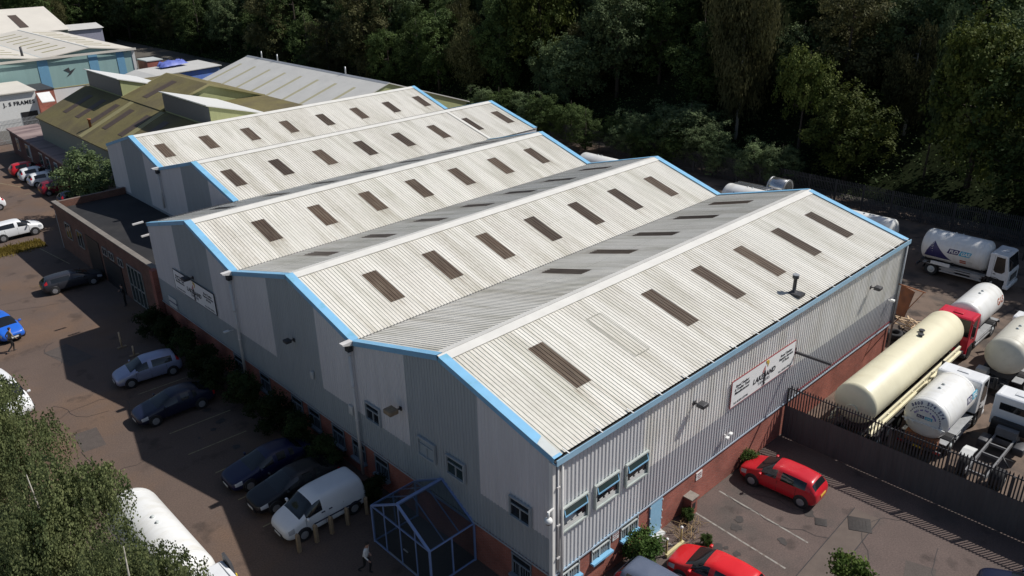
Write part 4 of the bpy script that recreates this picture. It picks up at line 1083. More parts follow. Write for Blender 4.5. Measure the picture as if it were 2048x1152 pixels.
car('van', (-11.3, 34.0), -HP + .1, P_['white'], 'white van partly hidden behind the birch leaves', name='panel_van', cat='van', H=1.1)

# ------------------------------------------------------------------ tankers
def tank_prof(L, r, dish=.42):
    pr = []
    for k in range(8):
        a = HP * k / 7
        pr.append((dish * (1 - math.cos(a)), max(.001, r * math.sin(a) ** .8)))
    pr2 = [(L - t, q) for t, q in pr[::-1]]
    return pr + pr2
M['tk_white'] = mat('tank_white', (.76, .76, .74), .38, var=.06, scale=.9, coat=.2, col2=(.64, .62, .56), c2scale=.9, c2pos=(.48, .78), c2stretch=(2.2, 1, .35))
M['tk_cream'] = mat('tank_cream', (.74, .69, .50), .45, var=.05, scale=.8, coat=.1, col2=(.67, .61, .43), c2scale=.8, c2pos=(.50, .78), c2stretch=(2, 1, .35))
M['tk_dirty'] = mat('tank_dirty_white', (.60, .58, .50), .5, var=.09, scale=1, col2=(.46, .43, .35), c2scale=.8, c2pos=(.5, .7))
M['purple'] = mat('livery_purple', (.10, .05, .33), .45, var=.04)
M['livery_navy'] = mat('livery_navy', (.035, .032, .12), .45, var=.04)
M['livery_cyan'] = mat('livery_cyan', (.05, .38, .55), .45, var=.04)
M['dark_red'] = mat('hazard_orange', (.38, .10, .05), .5, var=.04)
M['cab_red'] = paint('cab_red', (.56, .02, .045))
M['cab_white'] = paint('cab_white', (.72, .73, .74))

def tank_arc(root, xc, zc, r, fn_pts, m, name, th=.006):
    """patch laid on the tank side: list of (x, angle) outlines, split into strips"""
    mb = MB()
    for (xa, a0a, a1a), (xb, a0b, a1b) in zip(fn_pts[:-1], fn_pts[1:]):
        n = 6
        for k in range(n):
            q = []
            for x, a0, a1, t in ((xa, a0a, a1a, k), (xb, a0b, a1b, k), (xb, a0b, a1b, k+1), (xa, a0a, a1a, k+1)):
                a = a0 + (a1 - a0) * t / n
                q.append((x, math.cos(a) * (r + th), zc + math.sin(a) * (r + th)))
            mb.add(q, [(0, 1, 2, 3)], 0, True)
    return mb.build(name, m, root)

def sweep(x0, xp, x1, base, tip):
    """sail-shaped livery: straight rising edge, then a curve falling away"""
    out = []
    for k in range(9):
        t = k / 8; out.append((x0 + (xp - x0) * t, base, base + (tip - base) * t ** .8))
    for k in range(1, 17):
        t = k / 16; out.append((xp + (x1 - xp) * t, base, base + (tip - base) * (1 - t) ** 1.25))
    return out

def truck_wheel(root, x, y, r, sg, w=.30, dual=False):
    t = MB(); ww = w * (1.9 if dual else 1)
    t.lathe((x, y - sg*ww, r), (0, sg, 0), [(0, r*.9), (.03, r), (ww - .03, r), (ww, r*.92), (ww, r*.62), (ww - .06, r*.55)], 24); o = t.build('wheel', M['tyre'], root)
    q = MB(); q.lathe((x, y - sg*.05, r), (0, sg, 0), [(0, r*.56), (.02, r*.54), (-.04 if dual else .04, r*.35), (.05, r*.3), (.06, .001)], 20); q.build('rim', M['trim_grey'], o)

def cab(root, x0, x1, w, zt, paintm, door_mark=True):
    """x0 rear, x1 front; local +x is forward"""
    h = w / 2; zf = .55
    vs = []; prof = [(x0, 1.05), (x0, zt - .06), (x0 + .12, zt), (x1 - .45, zt - .03), (x1 - .30, zt - .10), (x1 - .06, 1.72), (x1, 1.55), (x1, zf), (x1 - .25, .45), (x1 - .25, .98)]
    b = bmesh.new()
    mid = []
    mb = MB(); mb.prism(prof, 1, -h, h)
    for v in mb.v: b.verts.new(v)
    b.verts.ensure_lookup_table()
    for f in mb.f: b.faces.new([b.verts[i] for i in f])
    bmesh.ops.recalc_face_normals(b, faces=b.faces)
    bmesh.ops.bevel(b, geom=[e for e in b.edges if e.is_manifold and e.calc_face_angle() > .5], offset=.06, segments=3, affect='EDGES', profile=.5)
    me = D.meshes.new('cab'); b.to_mesh(me); b.free(); me.materials.append(paintm)
    me.polygons.foreach_set('use_smooth', [False]*len(me.polygons))
    c = link(D.objects.new('cab', me)); c.parent = root
    # windscreen set 6 mm proud, following the raked face
    p0 = V3((x1 - .285, 0, zt - .16)); p1 = V3((x1 - .075, 0, 1.76)); nrm = V3((p0.z - p1.z, 0, p1.x - p0.x)).normalized() * .012
    g = MB(); q = [p0 + V3((0, -h + .14, 0)), p0 + V3((0, h - .14, 0)), p1 + V3((0, h - .07, 0)), p1 + V3((0, -h + .07, 0))]
    g.add([v + nrm for v in q] + [v - nrm for v in q], [(0,1,2,3), (7,6,5,4), (0,4,5,1), (1,5,6,2), (2,6,7,3), (3,7,4,0)]); ws = g.build('windscreen', M['cargl'], c)
    for y in (-.5, .15):
        g = MB(); g.bar(p1 + nrm*2 + V3((0, y, .03)), p1.lerp(p0, .18) + nrm*2 + V3((0, y + .42, 0)), .025, .02); g.build('wiper', M['black'], ws)
    for sg in (-1, 1):
        g = MB(); y = sg * (h + .004); k = sg*.008
        pts = [(x1 - .33, 1.70), (x1 - .46, zt - .22), (x1 - 1.05, zt - .20), (x1 - 1.10, 1.66), (x1 - .95, 1.52), (x1 - .50, 1.52)]
        g.prism(pts, 1, y - k, y + k); g.build('side_window', M['cargl'], c)
        g = MB(); g.bar((x1 - 1.16, sg*(h + .003), .75), (x1 - 1.16, sg*(h + .003), zt - .15), .012, .012); g.bar((x1 - 1.16, sg*(h + .003), 1.0), (x1 - .3, sg*(h + .003), 1.0), .012, .012); g.build('door_gap', M['black'], c)
        g = MB(); g.rbox((x1 - 1.08, sg*(h + .012) - .02, 1.36), (x1 - .90, sg*(h + .012) + .02, 1.42), .01); g.build('door_handle', M['black'], c)
        g = MB(); g.bar((x1 - .18, sg*(h - .02), zt - .25), (x1 + .06, sg*(h + .20), zt - .30), .03, .03); g.rbox((x1 + .02, sg*(h + .21) - .10, zt - .95), (x1 + .12, sg*(h + .21) + .10, zt - .28), .03); g.build('mirror', M['black'], c)
        g = MB(); g.rbox((x1 - .03, sg*(h - .32) - .2, .66), (x1 + .03, sg*(h - .32) + .2, .86), .02); g.build('headlight', M['lamp'], c)
        g = MB(); g.box((x1 - 1.0, sg*(h - .1) - .12, .35), (x1 - .3, sg*(h - .1) + .12, .96)); g.build('step_panel', M['black'], c)
    g = MB(); g.rbox((x1 - .04, -h*.62, .92), (x1 + .025, h*.62, 1.42), .015); gr = g.build('grille', M['black'], c)
    g = MB()
    for k in range(4): g.box((x1 + .026, -h*.58, 1.0 + .1*k), (x1 + .034, h*.58, 1.025 + .1*k))
    g.build('grille_bar', M['galv'], gr)
    g = MB(); g.rbox((x1 - .28, -h - .01, .36), (x1 + .10, h + .01, .64), .05); g.build('bumper', paintm if paintm != M['cab_red'] else M['steel'], c)
    g = MB(); g.box((x1 + .105, -.28, .46), (x1 + .115, .28, .57)); g.build('number_plate', M['plate_w'], c)
    g = MB(); g.box((x0 + .15, -h + .15, zt + .003), (x1 - .55, -h + .19, zt + .02)); g.box((x0 + .15, h - .19, zt + .003), (x1 - .55, h - .15, zt + .02)); g.rbox((x0 + .5, -.3, zt), (x0 + .95, .3, zt + .04), .02); g.build('roof_hatch', paintm, c)
    return c

def tanker(pos, rz, label, paintm, tankm, xr, xt, xc, xf, r=1.10, zc=2.15, w=2.25, zt=2.95, wheels=(), name='tanker_truck', dish=.42, rear=True, group='parked gas tanker trucks'):
    """xr rear of tank, xt front of tank, xc rear of cab, xf front of cab (local x)"""
    root = thing(name, label, 'tanker truck', (*pos, 0.008), rz, group)
    mb = MB(); mb.lathe((xr, 0, zc), (1, 0, 0), tank_prof(xt - xr, r, dish), 40); tk = mb.build('tank', tankm, root)
    for x in (xr + dish + .15, xt - dish - .15):
        mb = MB(); mb.lathe((x, 0, zc), (1, 0, 0), [(0, r + .004), (.05, r + .004)], 40); mb.build('weld_band', tankm, tk)
    for x in ((xr + xt)/2 - .35, (xr + xt)/2 + .15):
        mb = MB(); mb.lathe((x, .1, zc + r - .03), (0, 0, 1), [(0, .09), (.06, .09), (.07, .05), (.11, .05)], 12); mb.build('valve_cap', M['trim_grey'], tk)
    mb = MB()
    for sg in (-1, 1): mb.box((xr + .35, sg*.42 - .05, .72), (xf - .5, sg*.42 + .05, 1.0))
    for x in (xr + .5, (xr + xt)/2, xt - .4): mb.box((x, -.36, .78), (x + .1, .36, .94)); mb.prism([(-.85, zc - r*.75), (-.5, .98), (.5, .98), (.85, zc - r*.75), (.4, zc - r - .0), (-.4, zc - r)], 0, x - .0, x + .12)
    mb.build('chassis', M['steel'], root)
    mb = MB()
    for sg in (-1, 1):
        mb.box((xr + .5, sg*(w/2 - .28) - .26, .93), (xc - .1, sg*(w/2 - .28) + .26, .975))
        for k in range(2): mb.bar((xr + 1.8, sg*(w/2 - .03), .55 + .25*k), (xc - .25, sg*(w/2 - .03), .55 + .25*k), .05, .11)
        mb.rbox((xr + 1.9, sg*(w/2 - .3) - .22, .5), (xr + 2.9, sg*(w/2 - .3) + .22, .90), .05)
    mb.build('side_guard', M['galv'], root)
    for ya, yb in ((-w/2 + .05, -w/2 + .5), (w/2 - .5, w/2 - .05)):
        mb = MB(); mb.rbox((xc - 1.1, ya, .48), (xc - .35, yb, .92), .06); mb.build('fuel_tank', M['galv'], root)
    if rear:
        mb = MB(); mb.rbox((xr - .02, -w/2 + .05, .55), (xr + .12, w/2 - .05, .72), .03); mb.box((xr + .1, -.45, .6), (xr + .5, .45, .9)); mb.build('rear_bumper', M['steel'], root)
        for sg in (-1, 1):
            mb = MB(); mb.box((xr - .035, sg*(w/2 - .25) - .16, .58), (xr - .021, sg*(w/2 - .25) + .16, .69)); mb.build('tail_light', M['tail'], root)
        mb = MB(); mb.box((xr - .04, -.26, .58), (xr - .022, .26, .69)); mb.build('number_plate', M['plate_y'], root)
    for x, du in wheels:
        for sg in (-1, 1):
            truck_wheel(root, x, sg*(w/2 - .02), .50, sg, dual=du)
            mb = MB(); pts = [(x + .64*math.cos(a), .52 + .62*math.sin(a)) for a in [math.pi*k/10 for k in range(11)]]
            ins = [(x + .60*math.cos(a), .52 + .58*math.sin(a)) for a in [math.pi*k/10 for k in range(10, -1, -1)]]
            mb.prism(pts + ins, 1, sg*(w/2 - .5), sg*(w/2 + .01)); mb.build('mudguard', M['black'], root)
    if paintm: cab(root, xc, xf, w, zt, paintm)
    return root, tk

def flow_text(tk, s, sg, zc, r, x, a, size, m, nm='lettering', sh=.2):
    """lettering on the side of a tank; sg = +1 for the +y side, x centre, a angle above horizontal"""
    def fn(u, v, n):
        an = a + v / r
        return V3((x - sg*u, sg*math.cos(an)*(r + .010 + n), zc + math.sin(an)*(r + .010 + n)))
    return put_text(s, nm, tk, m, size, fn, shear=sh, bold=.01)

def flo_gas(tk, sg, zc, r, x, a, s=1.0):
    """two slanted badges with the two halves of the name"""
    for i, (txt, m) in enumerate((('FLO', M['livery_navy']), ('GAS', M['livery_cyan']))):
        cx = x + sg * (.60 if i == 0 else -.60) * s * .82
        hw = .46*s; hh = .23*s; n = 6
        mb = MB()
        for k in range(n):
            q = []
            for t, e in ((k, -1), (k, 1), (k+1, 1), (k+1, -1)):
                v = -hh + 2*hh*t/n; u = e*hw + v*.35
                an = a + v / r; q.append((cx - sg*u, sg*math.cos(an)*(r + .006), zc + math.sin(an)*(r + .006)))
            mb.add(q, [(0, 1, 2, 3)], 0, True)
        mb.build('badge', m, tk)
        flow_text(tk, txt, sg, zc, r, cx, a - .13*s/r, .40*s, M['white'])

# A: far truck along the back of the yard (nose towards -Y)
A, tk = tanker((47.2, 1.0), -HP, 'white gas tanker with a purple triangle standing broadside at the back of the yard', M['cab_white'], M['tk_white'], -3.1, 1.9, 2.0, 3.5, r=1.18, zc=2.2, wheels=((2.55, False), (-1.9, True)))
# visible flank is local -y (towards -X)
tank_arc(tk, 0, 2.2, 1.18, sweep(-2.62, -2.0, -.55, math.pi + .62, math.pi - .55), M['livery_navy'], 'livery_triangle')
flo_gas(tk, -1, 2.2, 1.18, -.1, .10, .85)
mb = MB()
for k, m_ in ((0, 0), (1, 1)): mb.add([(-.0 + .45*k + dx, -math.cos(an)*1.19, 2.2 + math.sin(an)*1.19) for dx, an in ((0, -.62), (.45, -.62), (.45, -.34), (0, -.34))], [(0, 1, 2, 3)], m_)
mb.build('hazard_plate', [M['dark_red'], M['white_dull']], tk)
mb = MB(); mb.box((-2.0, -1.16, .98), (-.6, -1.05, 1.22)); mb.build('hose_tray', M['white'], A)
# B: red cab facing the camera
B, tk = tanker((36.6, -3.05), math.pi, 'white tanker with a bright red cab facing the long factory wall', M['cab_red'], M['tk_white'], -3.1, 1.75, 1.85, 3.45, r=1.05, zc=2.2, w=2.15, wheels=((2.6, False), (-1.7, True)))
flow_text(tk, 'GAS', 1, 2.2, 1.05, -2.0, .12, .6, M['dark_red'])
# D: rear towards the fence
Dt, tk = tanker((24.0, -6.0), 0, 'white gas tanker with a telephone number on its rear end behind the spiked fence', M['cab_white'], M['tk_white'], -2.75, 1.6, 1.7, 3.3, r=1.12, zc=2.2, w=2.3, zt=3.0, wheels=((2.35, False), (-1.35, True)), dish=.36)
tank_arc(tk, 0, 2.2, 1.12, sweep(-2.33, -2.32, -.9, math.pi + .80, math.pi + .10), M['purple'], 'livery_triangle')
flo_gas(tk, -1, 2.2, 1.12, .75, .30, .75)
xr, zc, r, dish = -2.75, 2.2, 1.12, .36
def on_dish(rad):
    # axial position of the dished end at a given radius
    q = min(1, (rad / r)) ** (1/.8)
    return xr + dish * (1 - math.cos(math.asin(min(1, q))))
def arc_text(s, rad, size, m, a0, a1):
    """letters round the dished rear end; angle pi is the reader's left (+y), 0 the right (-y)"""
    k = len(s)
    for i, ch in enumerate(s):
        if ch == ' ': continue
        a = a0 + (a1 - a0) * (i + .5) / k
        ca, sa = math.cos(a), math.sin(a)
        def fn(u, v, n, ca=ca, sa=sa):
            h = ca*(rad + v) + sa*u; z_ = sa*(rad + v) - ca*u      # h to the reader's right
            return V3((on_dish(math.hypot(h, z_)) - .012 - n, -h, zc + z_))
        put_text(ch, 'lettering', tk, m, size, fn, bold=.006)
arc_text('0800 574 574', .86, .21, M['livery_navy'], math.pi - .62, .42)
arc_text('Call us for a quote', .54, .13, M['purple'], math.pi - .45, .35)
for i in range(19):
    a = math.pi - .35 - (math.pi - .2) * i / 18
    mb = MB(); q = []
    for rr, da in ((.74, -.05), (.74, .05), (.79, .05), (.79, -.05)):
        y, z_ = -math.cos(a + da)*rr, math.sin(a + da)*rr; q.append((on_dish(rr) - .012, y, zc + z_))
    mb.add(q, [(0, 1, 2, 3)]); mb.build('dash_mark', M['livery_navy'], tk)
for i, (y0, txt, m) in enumerate(((.20, 'FLO', M['livery_navy']), (-.20, 'GAS', M['livery_cyan']))):
    mb = MB(); mb.box((xr - .01, y0 - .18, zc + .10), (xr + .06, y0 + .18, zc + .26)); mb.build('badge', m, tk)
    put_text(txt, 'lettering', tk, M['white'], .15, lambda u, v, n, y0=y0: V3((xr - .014 - n, y0 - u, zc + .13 + v)))
mb = MB(); mb.bar((xr - .02, -1.05, zc - .18), (xr - .02, 1.05, zc - .18), .05, .05)
for y in (-.85, -.5, .5, .85): mb.box((xr - .06, y - .06, zc - .32), (xr + .2, y + .06, zc - .20))
mb.build('lamp_bar', M['white'], Dt)
mb = MB(); mb.box((xr + .05, -.8, .75), (xr + .5, .8, 1.25)); mb.tube([(xr + .0, -.2, .9), (xr - .1, -.2, .5), (xr - .0, -.2, .25)], .06, 8); mb.build('pump_locker', M['rust'], Dt)
# E: dirty tank near the right edge
E_, tk = tanker((33.7, -6.75), 0, 'off-white tanker seen from its rounded rear at the right edge of the yard', M['cab_white'], M['tk_dirty'], -3.2, 1.9, 2.0, 3.6, r=1.12, zc=2.4, w=2.3, wheels=((2.7, False), (-1.5, True)), dish=.55)
mb = MB(); mb.box((-3.55, -1.2, .55), (-3.35, 1.25, .85)); mb.bar((-3.4, -.5, .7), (-2.9, -.5, .8), .1, .15); mb.bar((-3.4, .5, .7), (-2.9, .5, .8), .1, .15); mb.build('underrun_bar', M['steel'], E_)
mb = MB(); mb.box((-3.5, .55, .95), (-2.95, 1.15, 1.5)); mb.build('locker', M['galv'], E_)
# C: long cream trailer
C_ = thing('tank_trailer', 'long cream pressure tank trailer parked along the brick wall of the factory', 'trailer', (25.0, -3.22, 0.008), 0)
XR, XT, ZC, RC = -6.1, 6.4, 2.95, 1.13
mb = MB(); mb.lathe((XR, 0, ZC), (1, 0, 0), tank_prof(XT - XR, RC, .40), 48); tk = mb.build('tank', M['tk_cream'], C_)
for x, y in ((2.3, .05), (1.75, -.12)):
    mb = MB(); mb.lathe((x, y, ZC + RC - .03), (0, 0, 1), [(0, .10), (.10, .10), (.12, .18), (.16, .16)], 10); mb.build('relief_valve', M['steel'], tk)
mb = MB()
mb.lathe((XR - .02, .0, ZC - .25), (1, 0, 0), [(-.05, .30), (.03, .33), (.04, .22), (-.04, .22)], 20); mb.build('manway_ring', M['tk_cream'], tk)
mb = MB()
for sg in (-1, 1):
    for k, (yy, zz) in enumerate(((1.02, 1.95), (1.10, 1.62), (.98, 1.75))): mb.bar((XR + .1, sg*yy, zz), (XT - .1, sg*yy, zz), .12, .14)
    for x in [XR + .6 + 1.55*i for i in range(8)]: mb.bar((x, sg*.95, 1.60), (x, sg*1.1, 1.98), .06, .06)
mb.build('side_pipes', M['tk_cream'], C_)
mb = MB()
for sg in (-1, 1): mb.box((XR + .2, sg*.45 - .06, 1.05), (XT - .6, sg*.45 + .06, 1.35))
for x in (XR + .8, -2.5, 1.5, 5.2): mb.prism([(-.9, ZC - RC*.7), (-.55, 1.3), (.55, 1.3), (.9, ZC - RC*.7), (.4, ZC - RC), (-.4, ZC - RC)], 0, x, x + .14)
mb.box((XR - .05, -1.1, .6), (XR + .1, 1.1, .8)); mb.box((4.2, -.6, .1), (4.4, -.4, 1.1)); mb.box((4.2, .4, .1), (4.4, .6, 1.1)); mb.box((-1.2, -1.05, .65), (1.6, -.75, 1.1))
mb.build('chassis', M['steel'], C_)
for x in (-4.6, -3.3, -2.0):
    for sg in (-1, 1): truck_wheel(C_, x, sg*1.1, .50, sg)
    for ya, yb in ((-1.12, -.7), (.7, 1.12)):
        mb = MB(); mb.box((x - .55, ya, 1.06), (x + .55, yb, 1.10)); mb.build('mudguard', M['black'], C_)
for y in (-.75, .75):
    mb = MB(); mb.box((XR - .10, y - .2, .62), (XR - .052, y + .2, .78)); mb.build('tail_light', M['white'], C_)
M['grey_steel'] = mat('grey_steel', (.17, .17, .175), .6, metal=.2, var=.2)
# F: cab on a bare chassis
F_ = thing('bare_chassis_truck', 'white truck cab on a bare dark ladder chassis at the right edge of the yard', 'truck', (23.4, -9.0, 0.008), 0)
mb = MB()
for sg in (-1, 1): mb.box((-3.1, sg*.44 - .04, .78), (3.2, sg*.44 + .04, 1.0))
for x in (-2.9, -1.9, -.9, .2, 1.2): mb.box((x, -.40, .82), (x + .08, .40, .95))
mb.box((1.2, -.5, .5), (2.2, .5, 1.4)); mb.build('chassis', M['grey_steel'], F_)
mb = MB(); mb.rbox((.6, -1.05, .5), (1.5, -.55, .95), .06); mb.build('fuel_tank', M['steel'], F_)
mb = MB(); mb.rbox((.2, .55, .5), (1.1, 1.0, .95), .06); mb.build('fuel_tank', M['steel'], F_)
mb = MB(); mb.tube([(-1.5, -1.0, 1.0), (-1.2, -.6, 1.25), (-.9, -1.0, 1.05)], .05, 6); mb.build('hose', M['black'], F_)
mb = MB(); mb.prism([(-1.9, 1.0), (-1.4, 1.12), (-.9, 1.02), (-.9, .96), (-1.4, 1.05), (-1.9, .95)], 1, .6, 1.15); mb.build('loose_mudguard', M['white_dull'], F_)
for x, du in ((-1.9, True), (2.7, False)):
    for sg in (-1, 1): truck_wheel(F_, x, sg*1.05, .50, sg, dual=du)
c = cab(F_, 2.0, 3.75, 2.15, 2.85, M['cab_white'])
mb = MB(); mb.box((1.985, -.75, 2.05), (2.0, .75, 2.45)); mb.build('rear_window', M['cargl'], F_)
mb = MB(); mb.rbox((1.6, -.9, 1.05), (1.98, .9, 1.6), .08); mb.build('engine_cover', M['black'], F_)
# tankers along the back, only their tops show over the roofs
tanker((47.3, 10.0), HP, 'blue-grey shaded tanker standing behind the far corner of the nearest roof', M['cab_white'], M['tk_white'], -3.6, 1.6, 1.75, 3.6, r=1.15, zc=2.2, wheels=((2.6, False), (-2.0, True)))
G, tk = tanker((46.9, 18.6), -HP, 'white tanker with a dark triangle rising behind the second roof valley', M['cab_white'], M['tk_white'], -3.6, 1.6, 1.75, 3.6, r=1.18, zc=2.25, wheels=((2.6, False), (-2.0, True)))
tank_arc(tk, 0, 2.25, 1.18, sweep(-2.9, -2.15, -.8, math.pi + .55, math.pi - .75), M['livery_navy'], 'livery_triangle')
tanker((46.6, 36.4), -HP, 'pale blue-white tanker peeping over the roof between the second and third gables', M['cab_white'], M['tk_white'], -3.4, 1.6, 1.75, 3.5, r=1.15, zc=2.2, wheels=((2.6, False), (-2.0, True)))
# bottom left tanker under the birches
T, tk = tanker((-10.4, 12.3), -HP, 'white tanker truck parked beneath the birch trees in the front car park', M['cab_white'], M['tk_white'], -4.3, 2.75, 2.9, 4.6, r=1.16, zc=2.15, w=2.35, wheels=((3.7, False), (-2.0, True), (-3.3, True)), dish=.7)
mb = MB(); mb.prism([(2.95, 2.2), (2.95, 3.25), (3.55, 3.1), (3.9, 2.4), (3.9, 2.2)], 1, 1.19, 1.30); mb.build('air_deflector', M['steel'], T)

# odds and ends in the yard
t = thing('steel_drum_tank', 'polished steel barrel tank standing by the back fence beyond the second roof', 'tank', (54.3, 20.6, 0), -HP)
mb = MB(); mb.lathe((-1.1, 0, 1.55), (1, 0, 0), [(0, .02), (.05, .75), (.12, .98), (1.9, .98), (2.0, .75), (2.05, .02)], 24); b = mb.build('barrel', M['chrome'], t)
for x in (-.95, .75):
    mb = MB(); mb.lathe((x, 0, 1.55), (1, 0, 0), [(0, 1.0), (.12, 1.0)], 24); mb.build('hoop', M['galv'], b)
mb = MB(); mb.box((-1.0, -.7, 0), (-.8, .7, .75)); mb.box((.7, -.7, 0), (.9, .7, .75)); mb.build('cradle', M['steel'], t)
t = thing('aluminium_stack', 'stack of long aluminium sections on trestles by the back fence', 'stack', (52.9, 22.6, 0), -HP + .06)
for k, y in enumerate((-.7, -.2, .35)):
    mb = MB(); mb.rbox((-2.1 + .1*k, y - .2, 1.5), (1.7 + .1*k, y + .2, 1.72), .02); mb.build('section', M['chrome'], t)
for x in (-1.5, 1.2):
    mb = MB(); mb.box((x, -1, 0), (x + .12, 1, 1.49)); mb.build('trestle', M['steel'], t)
t = thing('rusty_panel', 'rust-orange steel plate leaning near the far corner of the factory', 'plate', (37.3, 1.7, 0), -.5)
mb = MB(); mb.bar((0, 0, .02), (.5, 0, 2.0), 1.3, .05, up=(1, 0, -.2)); o = mb.build('plate', M['rust'], t)
t = thing('tyre_pile', 'heap of black tyres beside the far corner downpipe', 'tyres', (33.0, .15, 0))
for x, y, z_, tl in ((0, 0, 0, 0), (.1, .05, .27, .1), (-.05, 0, .54, -.1), (.9, .1, 0, .2), (.8, -.2, .3, .5)):
    mb = MB()
    mb.lathe((0, 0, 0), (math.sin(tl), 0, math.cos(tl)), [(0, .28), (.0, .46), (.08, .5), (.2, .5), (.26, .46), (.26, .28), (0, .28)], 18); o = mb.build('tyre', M['tyre'], t); o.location = (x, y, z_ + .01)
random.seed(3)
t = thing('timber_heap', 'heap of broken pale timber beside the tyres at the far corner', 'timber', (35.3, .15, 0))
for k in range(16):
    a = random.uniform(0, 6.3); c = (random.uniform(-.4, .4), random.uniform(-.4, .4), .08 + .05*k)
    mb = MB(); l = random.uniform(.35, .75); mb.bar((c[0] - l*math.cos(a), c[1] - l*math.sin(a), c[2] + random.uniform(-.04, .2)), (c[0] + l*math.cos(a), c[1] + l*math.sin(a), c[2] + random.uniform(0, .3)), .1, .04); mb.build('plank', M['wood_pale'], t)
t = thing('pallet', 'reddish pallet frame lying on the yard beside the red cab', 'pallet', (29.2, -4.75, 0), -.12)
mb = MB()
for y in (-.6, -.2, .2, .6): mb.box((-.45, y - .07, .1), (.45, y + .07, .14))
for x in (-.4, .0, .4): mb.box((x - .06, -.67, .02), (x + .06, .67, .098))
mb.build('boards', mat('red_timber', (.32, .12, .10), .8, var=.2), t)
# ------------------------------------------------------------------ camera
CAM = V3((-18.1, -17.118, 25.819)); PITCH_, YAW_, ROLL_ = -.41987, .81249, -.02096
fw = V3((math.cos(PITCH_)*math.cos(YAW_), math.cos(PITCH_)*math.sin(YAW_), math.sin(PITCH_)))
rt = fw.cross(V3((0, 0, 1))).normalized(); up = rt.cross(fw)
rt2 = math.cos(ROLL_)*rt + math.sin(ROLL_)*up; up2 = -math.sin(ROLL_)*rt + math.cos(ROLL_)*up
cd = D.cameras.new('camera'); co = link(D.objects.new('camera', cd))
mw = Matrix((rt2, up2, -fw)).transposed().to_4x4(); mw.translation = CAM
co.matrix_world = mw
cd.sensor_width = 36; cd.lens = 1630.08 / 2048 * 36; cd.clip_end = 2000; cd.clip_start = .1
SC.camera = co
def in_frame(p, m=40):
    d = V3(p) - CAM; z = d.dot(fw)
    if z < 1: return False
    x = 1024 + 1630 * d.dot(rt2) / z; y = 576 - 1630 * d.dot(up2) / z
    return -m < x < 2048 + m and -m < y < 1152 + m

# ------------------------------------------------------------------ trees
L1 = leaf_mat('leaf_dark', (.030, .050, .016), (.085, .122, .038))
L2 = leaf_mat('leaf_grey_green', (.070, .102, .044), (.150, .195, .088))
L3 = leaf_mat('leaf_yellow_green', (.050, .072, .016), (.125, .148, .036))
L4 = leaf_mat('leaf_olive', (.060, .064, .026), (.118, .114, .050))
L5 = leaf_mat('leaf_birch', (.085, .112, .048), (.205, .228, .100), .35, .9)
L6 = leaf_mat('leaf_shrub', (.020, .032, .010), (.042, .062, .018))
def leaf_quads(mb, p, n, s, rng, asp=1.0):
    n = V3(n).normalized(); t = n.cross(V3((rng.uniform(-1, 1), rng.uniform(-1, 1), rng.uniform(-1, 1))))
    if t.length < .1: t = n.cross(V3((1, 0, 0)))
    t.normalize(); b = n.cross(t)
    if asp != 1.0:
        b = V3((rng.uniform(-.25, .25), rng.uniform(-.25, .25), -1)).normalized(); t = n.cross(b)
        if t.length < .1: t = V3((1, 0, 0))
        t.normalize()
    a = s * rng.uniform(.7, 1.3); c = a * asp
    i = len(mb.v)
    mb.v += [tuple(p - t*a*.5), tuple(p - b*c*.35 + t*a*.05), tuple(p + t*a*.5), tuple(p + b*c*.65)]
    mb.f.append([i, i+1, i+2, i+3]); mb.m.append(0); mb.s.append(False)
def crown(seed, rx, rz, zc, lobes, leaves, size, style='round'):
    rng = random.Random(seed); mb = MB(); L = []
    for k in range(lobes):
        u = rng.uniform(-1, 1); a = rng.uniform(0, 6.283); q = math.sqrt(1 - u*u); f = rng.uniform(.45, .82)
        c = V3((rx*q*math.cos(a)*f, rx*q*math.sin(a)*f, zc + rz*u*f)); L.append((c, rng.uniform(.26, .42) * rx))
    if style == 'dome':
        L = [(V3((c.x, c.y, zc + abs(c.z - zc)*.8)), r) for c, r in L]
    if style == 'birch':
        tot = sum(r*r for _, r in L)
        for c, r in L:
            for q in range(int(leaves * r*r / tot / 26)):
                d = V3((rng.gauss(0, 1), rng.gauss(0, 1), rng.gauss(.35, .8))).normalized(); p = c + d * r * rng.uniform(.55, 1.1)
                ln = rng.uniform(.6, 1.9) * (1.2 if d.z < .3 else .6); dr = V3((d.x, d.y, 0)) * rng.uniform(.05, .4)
                for i in range(26):
                    t = i / 26
                    w = p + dr * (t - t*t*.4) + V3((0, 0, -ln * t * t - .1*t)) + V3((rng.gauss(0, 1), rng.gauss(0, 1), rng.gauss(0, 1))) * .05
                    leaf_quads(mb, w, d + V3((rng.gauss(0, .6), rng.gauss(0, .6), rng.gauss(.3, .6))), size, rng, 1.5)
        return mb, L
    tot = sum(r*r for _, r in L)
    for c, r in L:
        k = int(leaves * r*r / tot)
        nb = max(5, k // 24)
        tufts = []
        for i in range(nb):
            d = V3((rng.gauss(0, 1), rng.gauss(0, 1), rng.gauss(.25, 1))).normalized(); tufts.append((c + d * r * rng.uniform(.7, 1.1), d))
        for i in range(k):
            tp, d = tufts[rng.randrange(nb)]
            p = tp + V3((rng.gauss(0, 1), rng.gauss(0, 1), rng.gauss(0, .8))) * size * 1.05
            n = d + V3((rng.gauss(0, .55), rng.gauss(0, .55), rng.gauss(.35, .55)))
            if style == 'weep':
                p.z -= abs(rng.gauss(0, 1)) * r * .55
                leaf_quads(mb, p, n, size*.62, rng, 2.2)
            else: leaf_quads(mb, p, n, size, rng)
    return mb, L
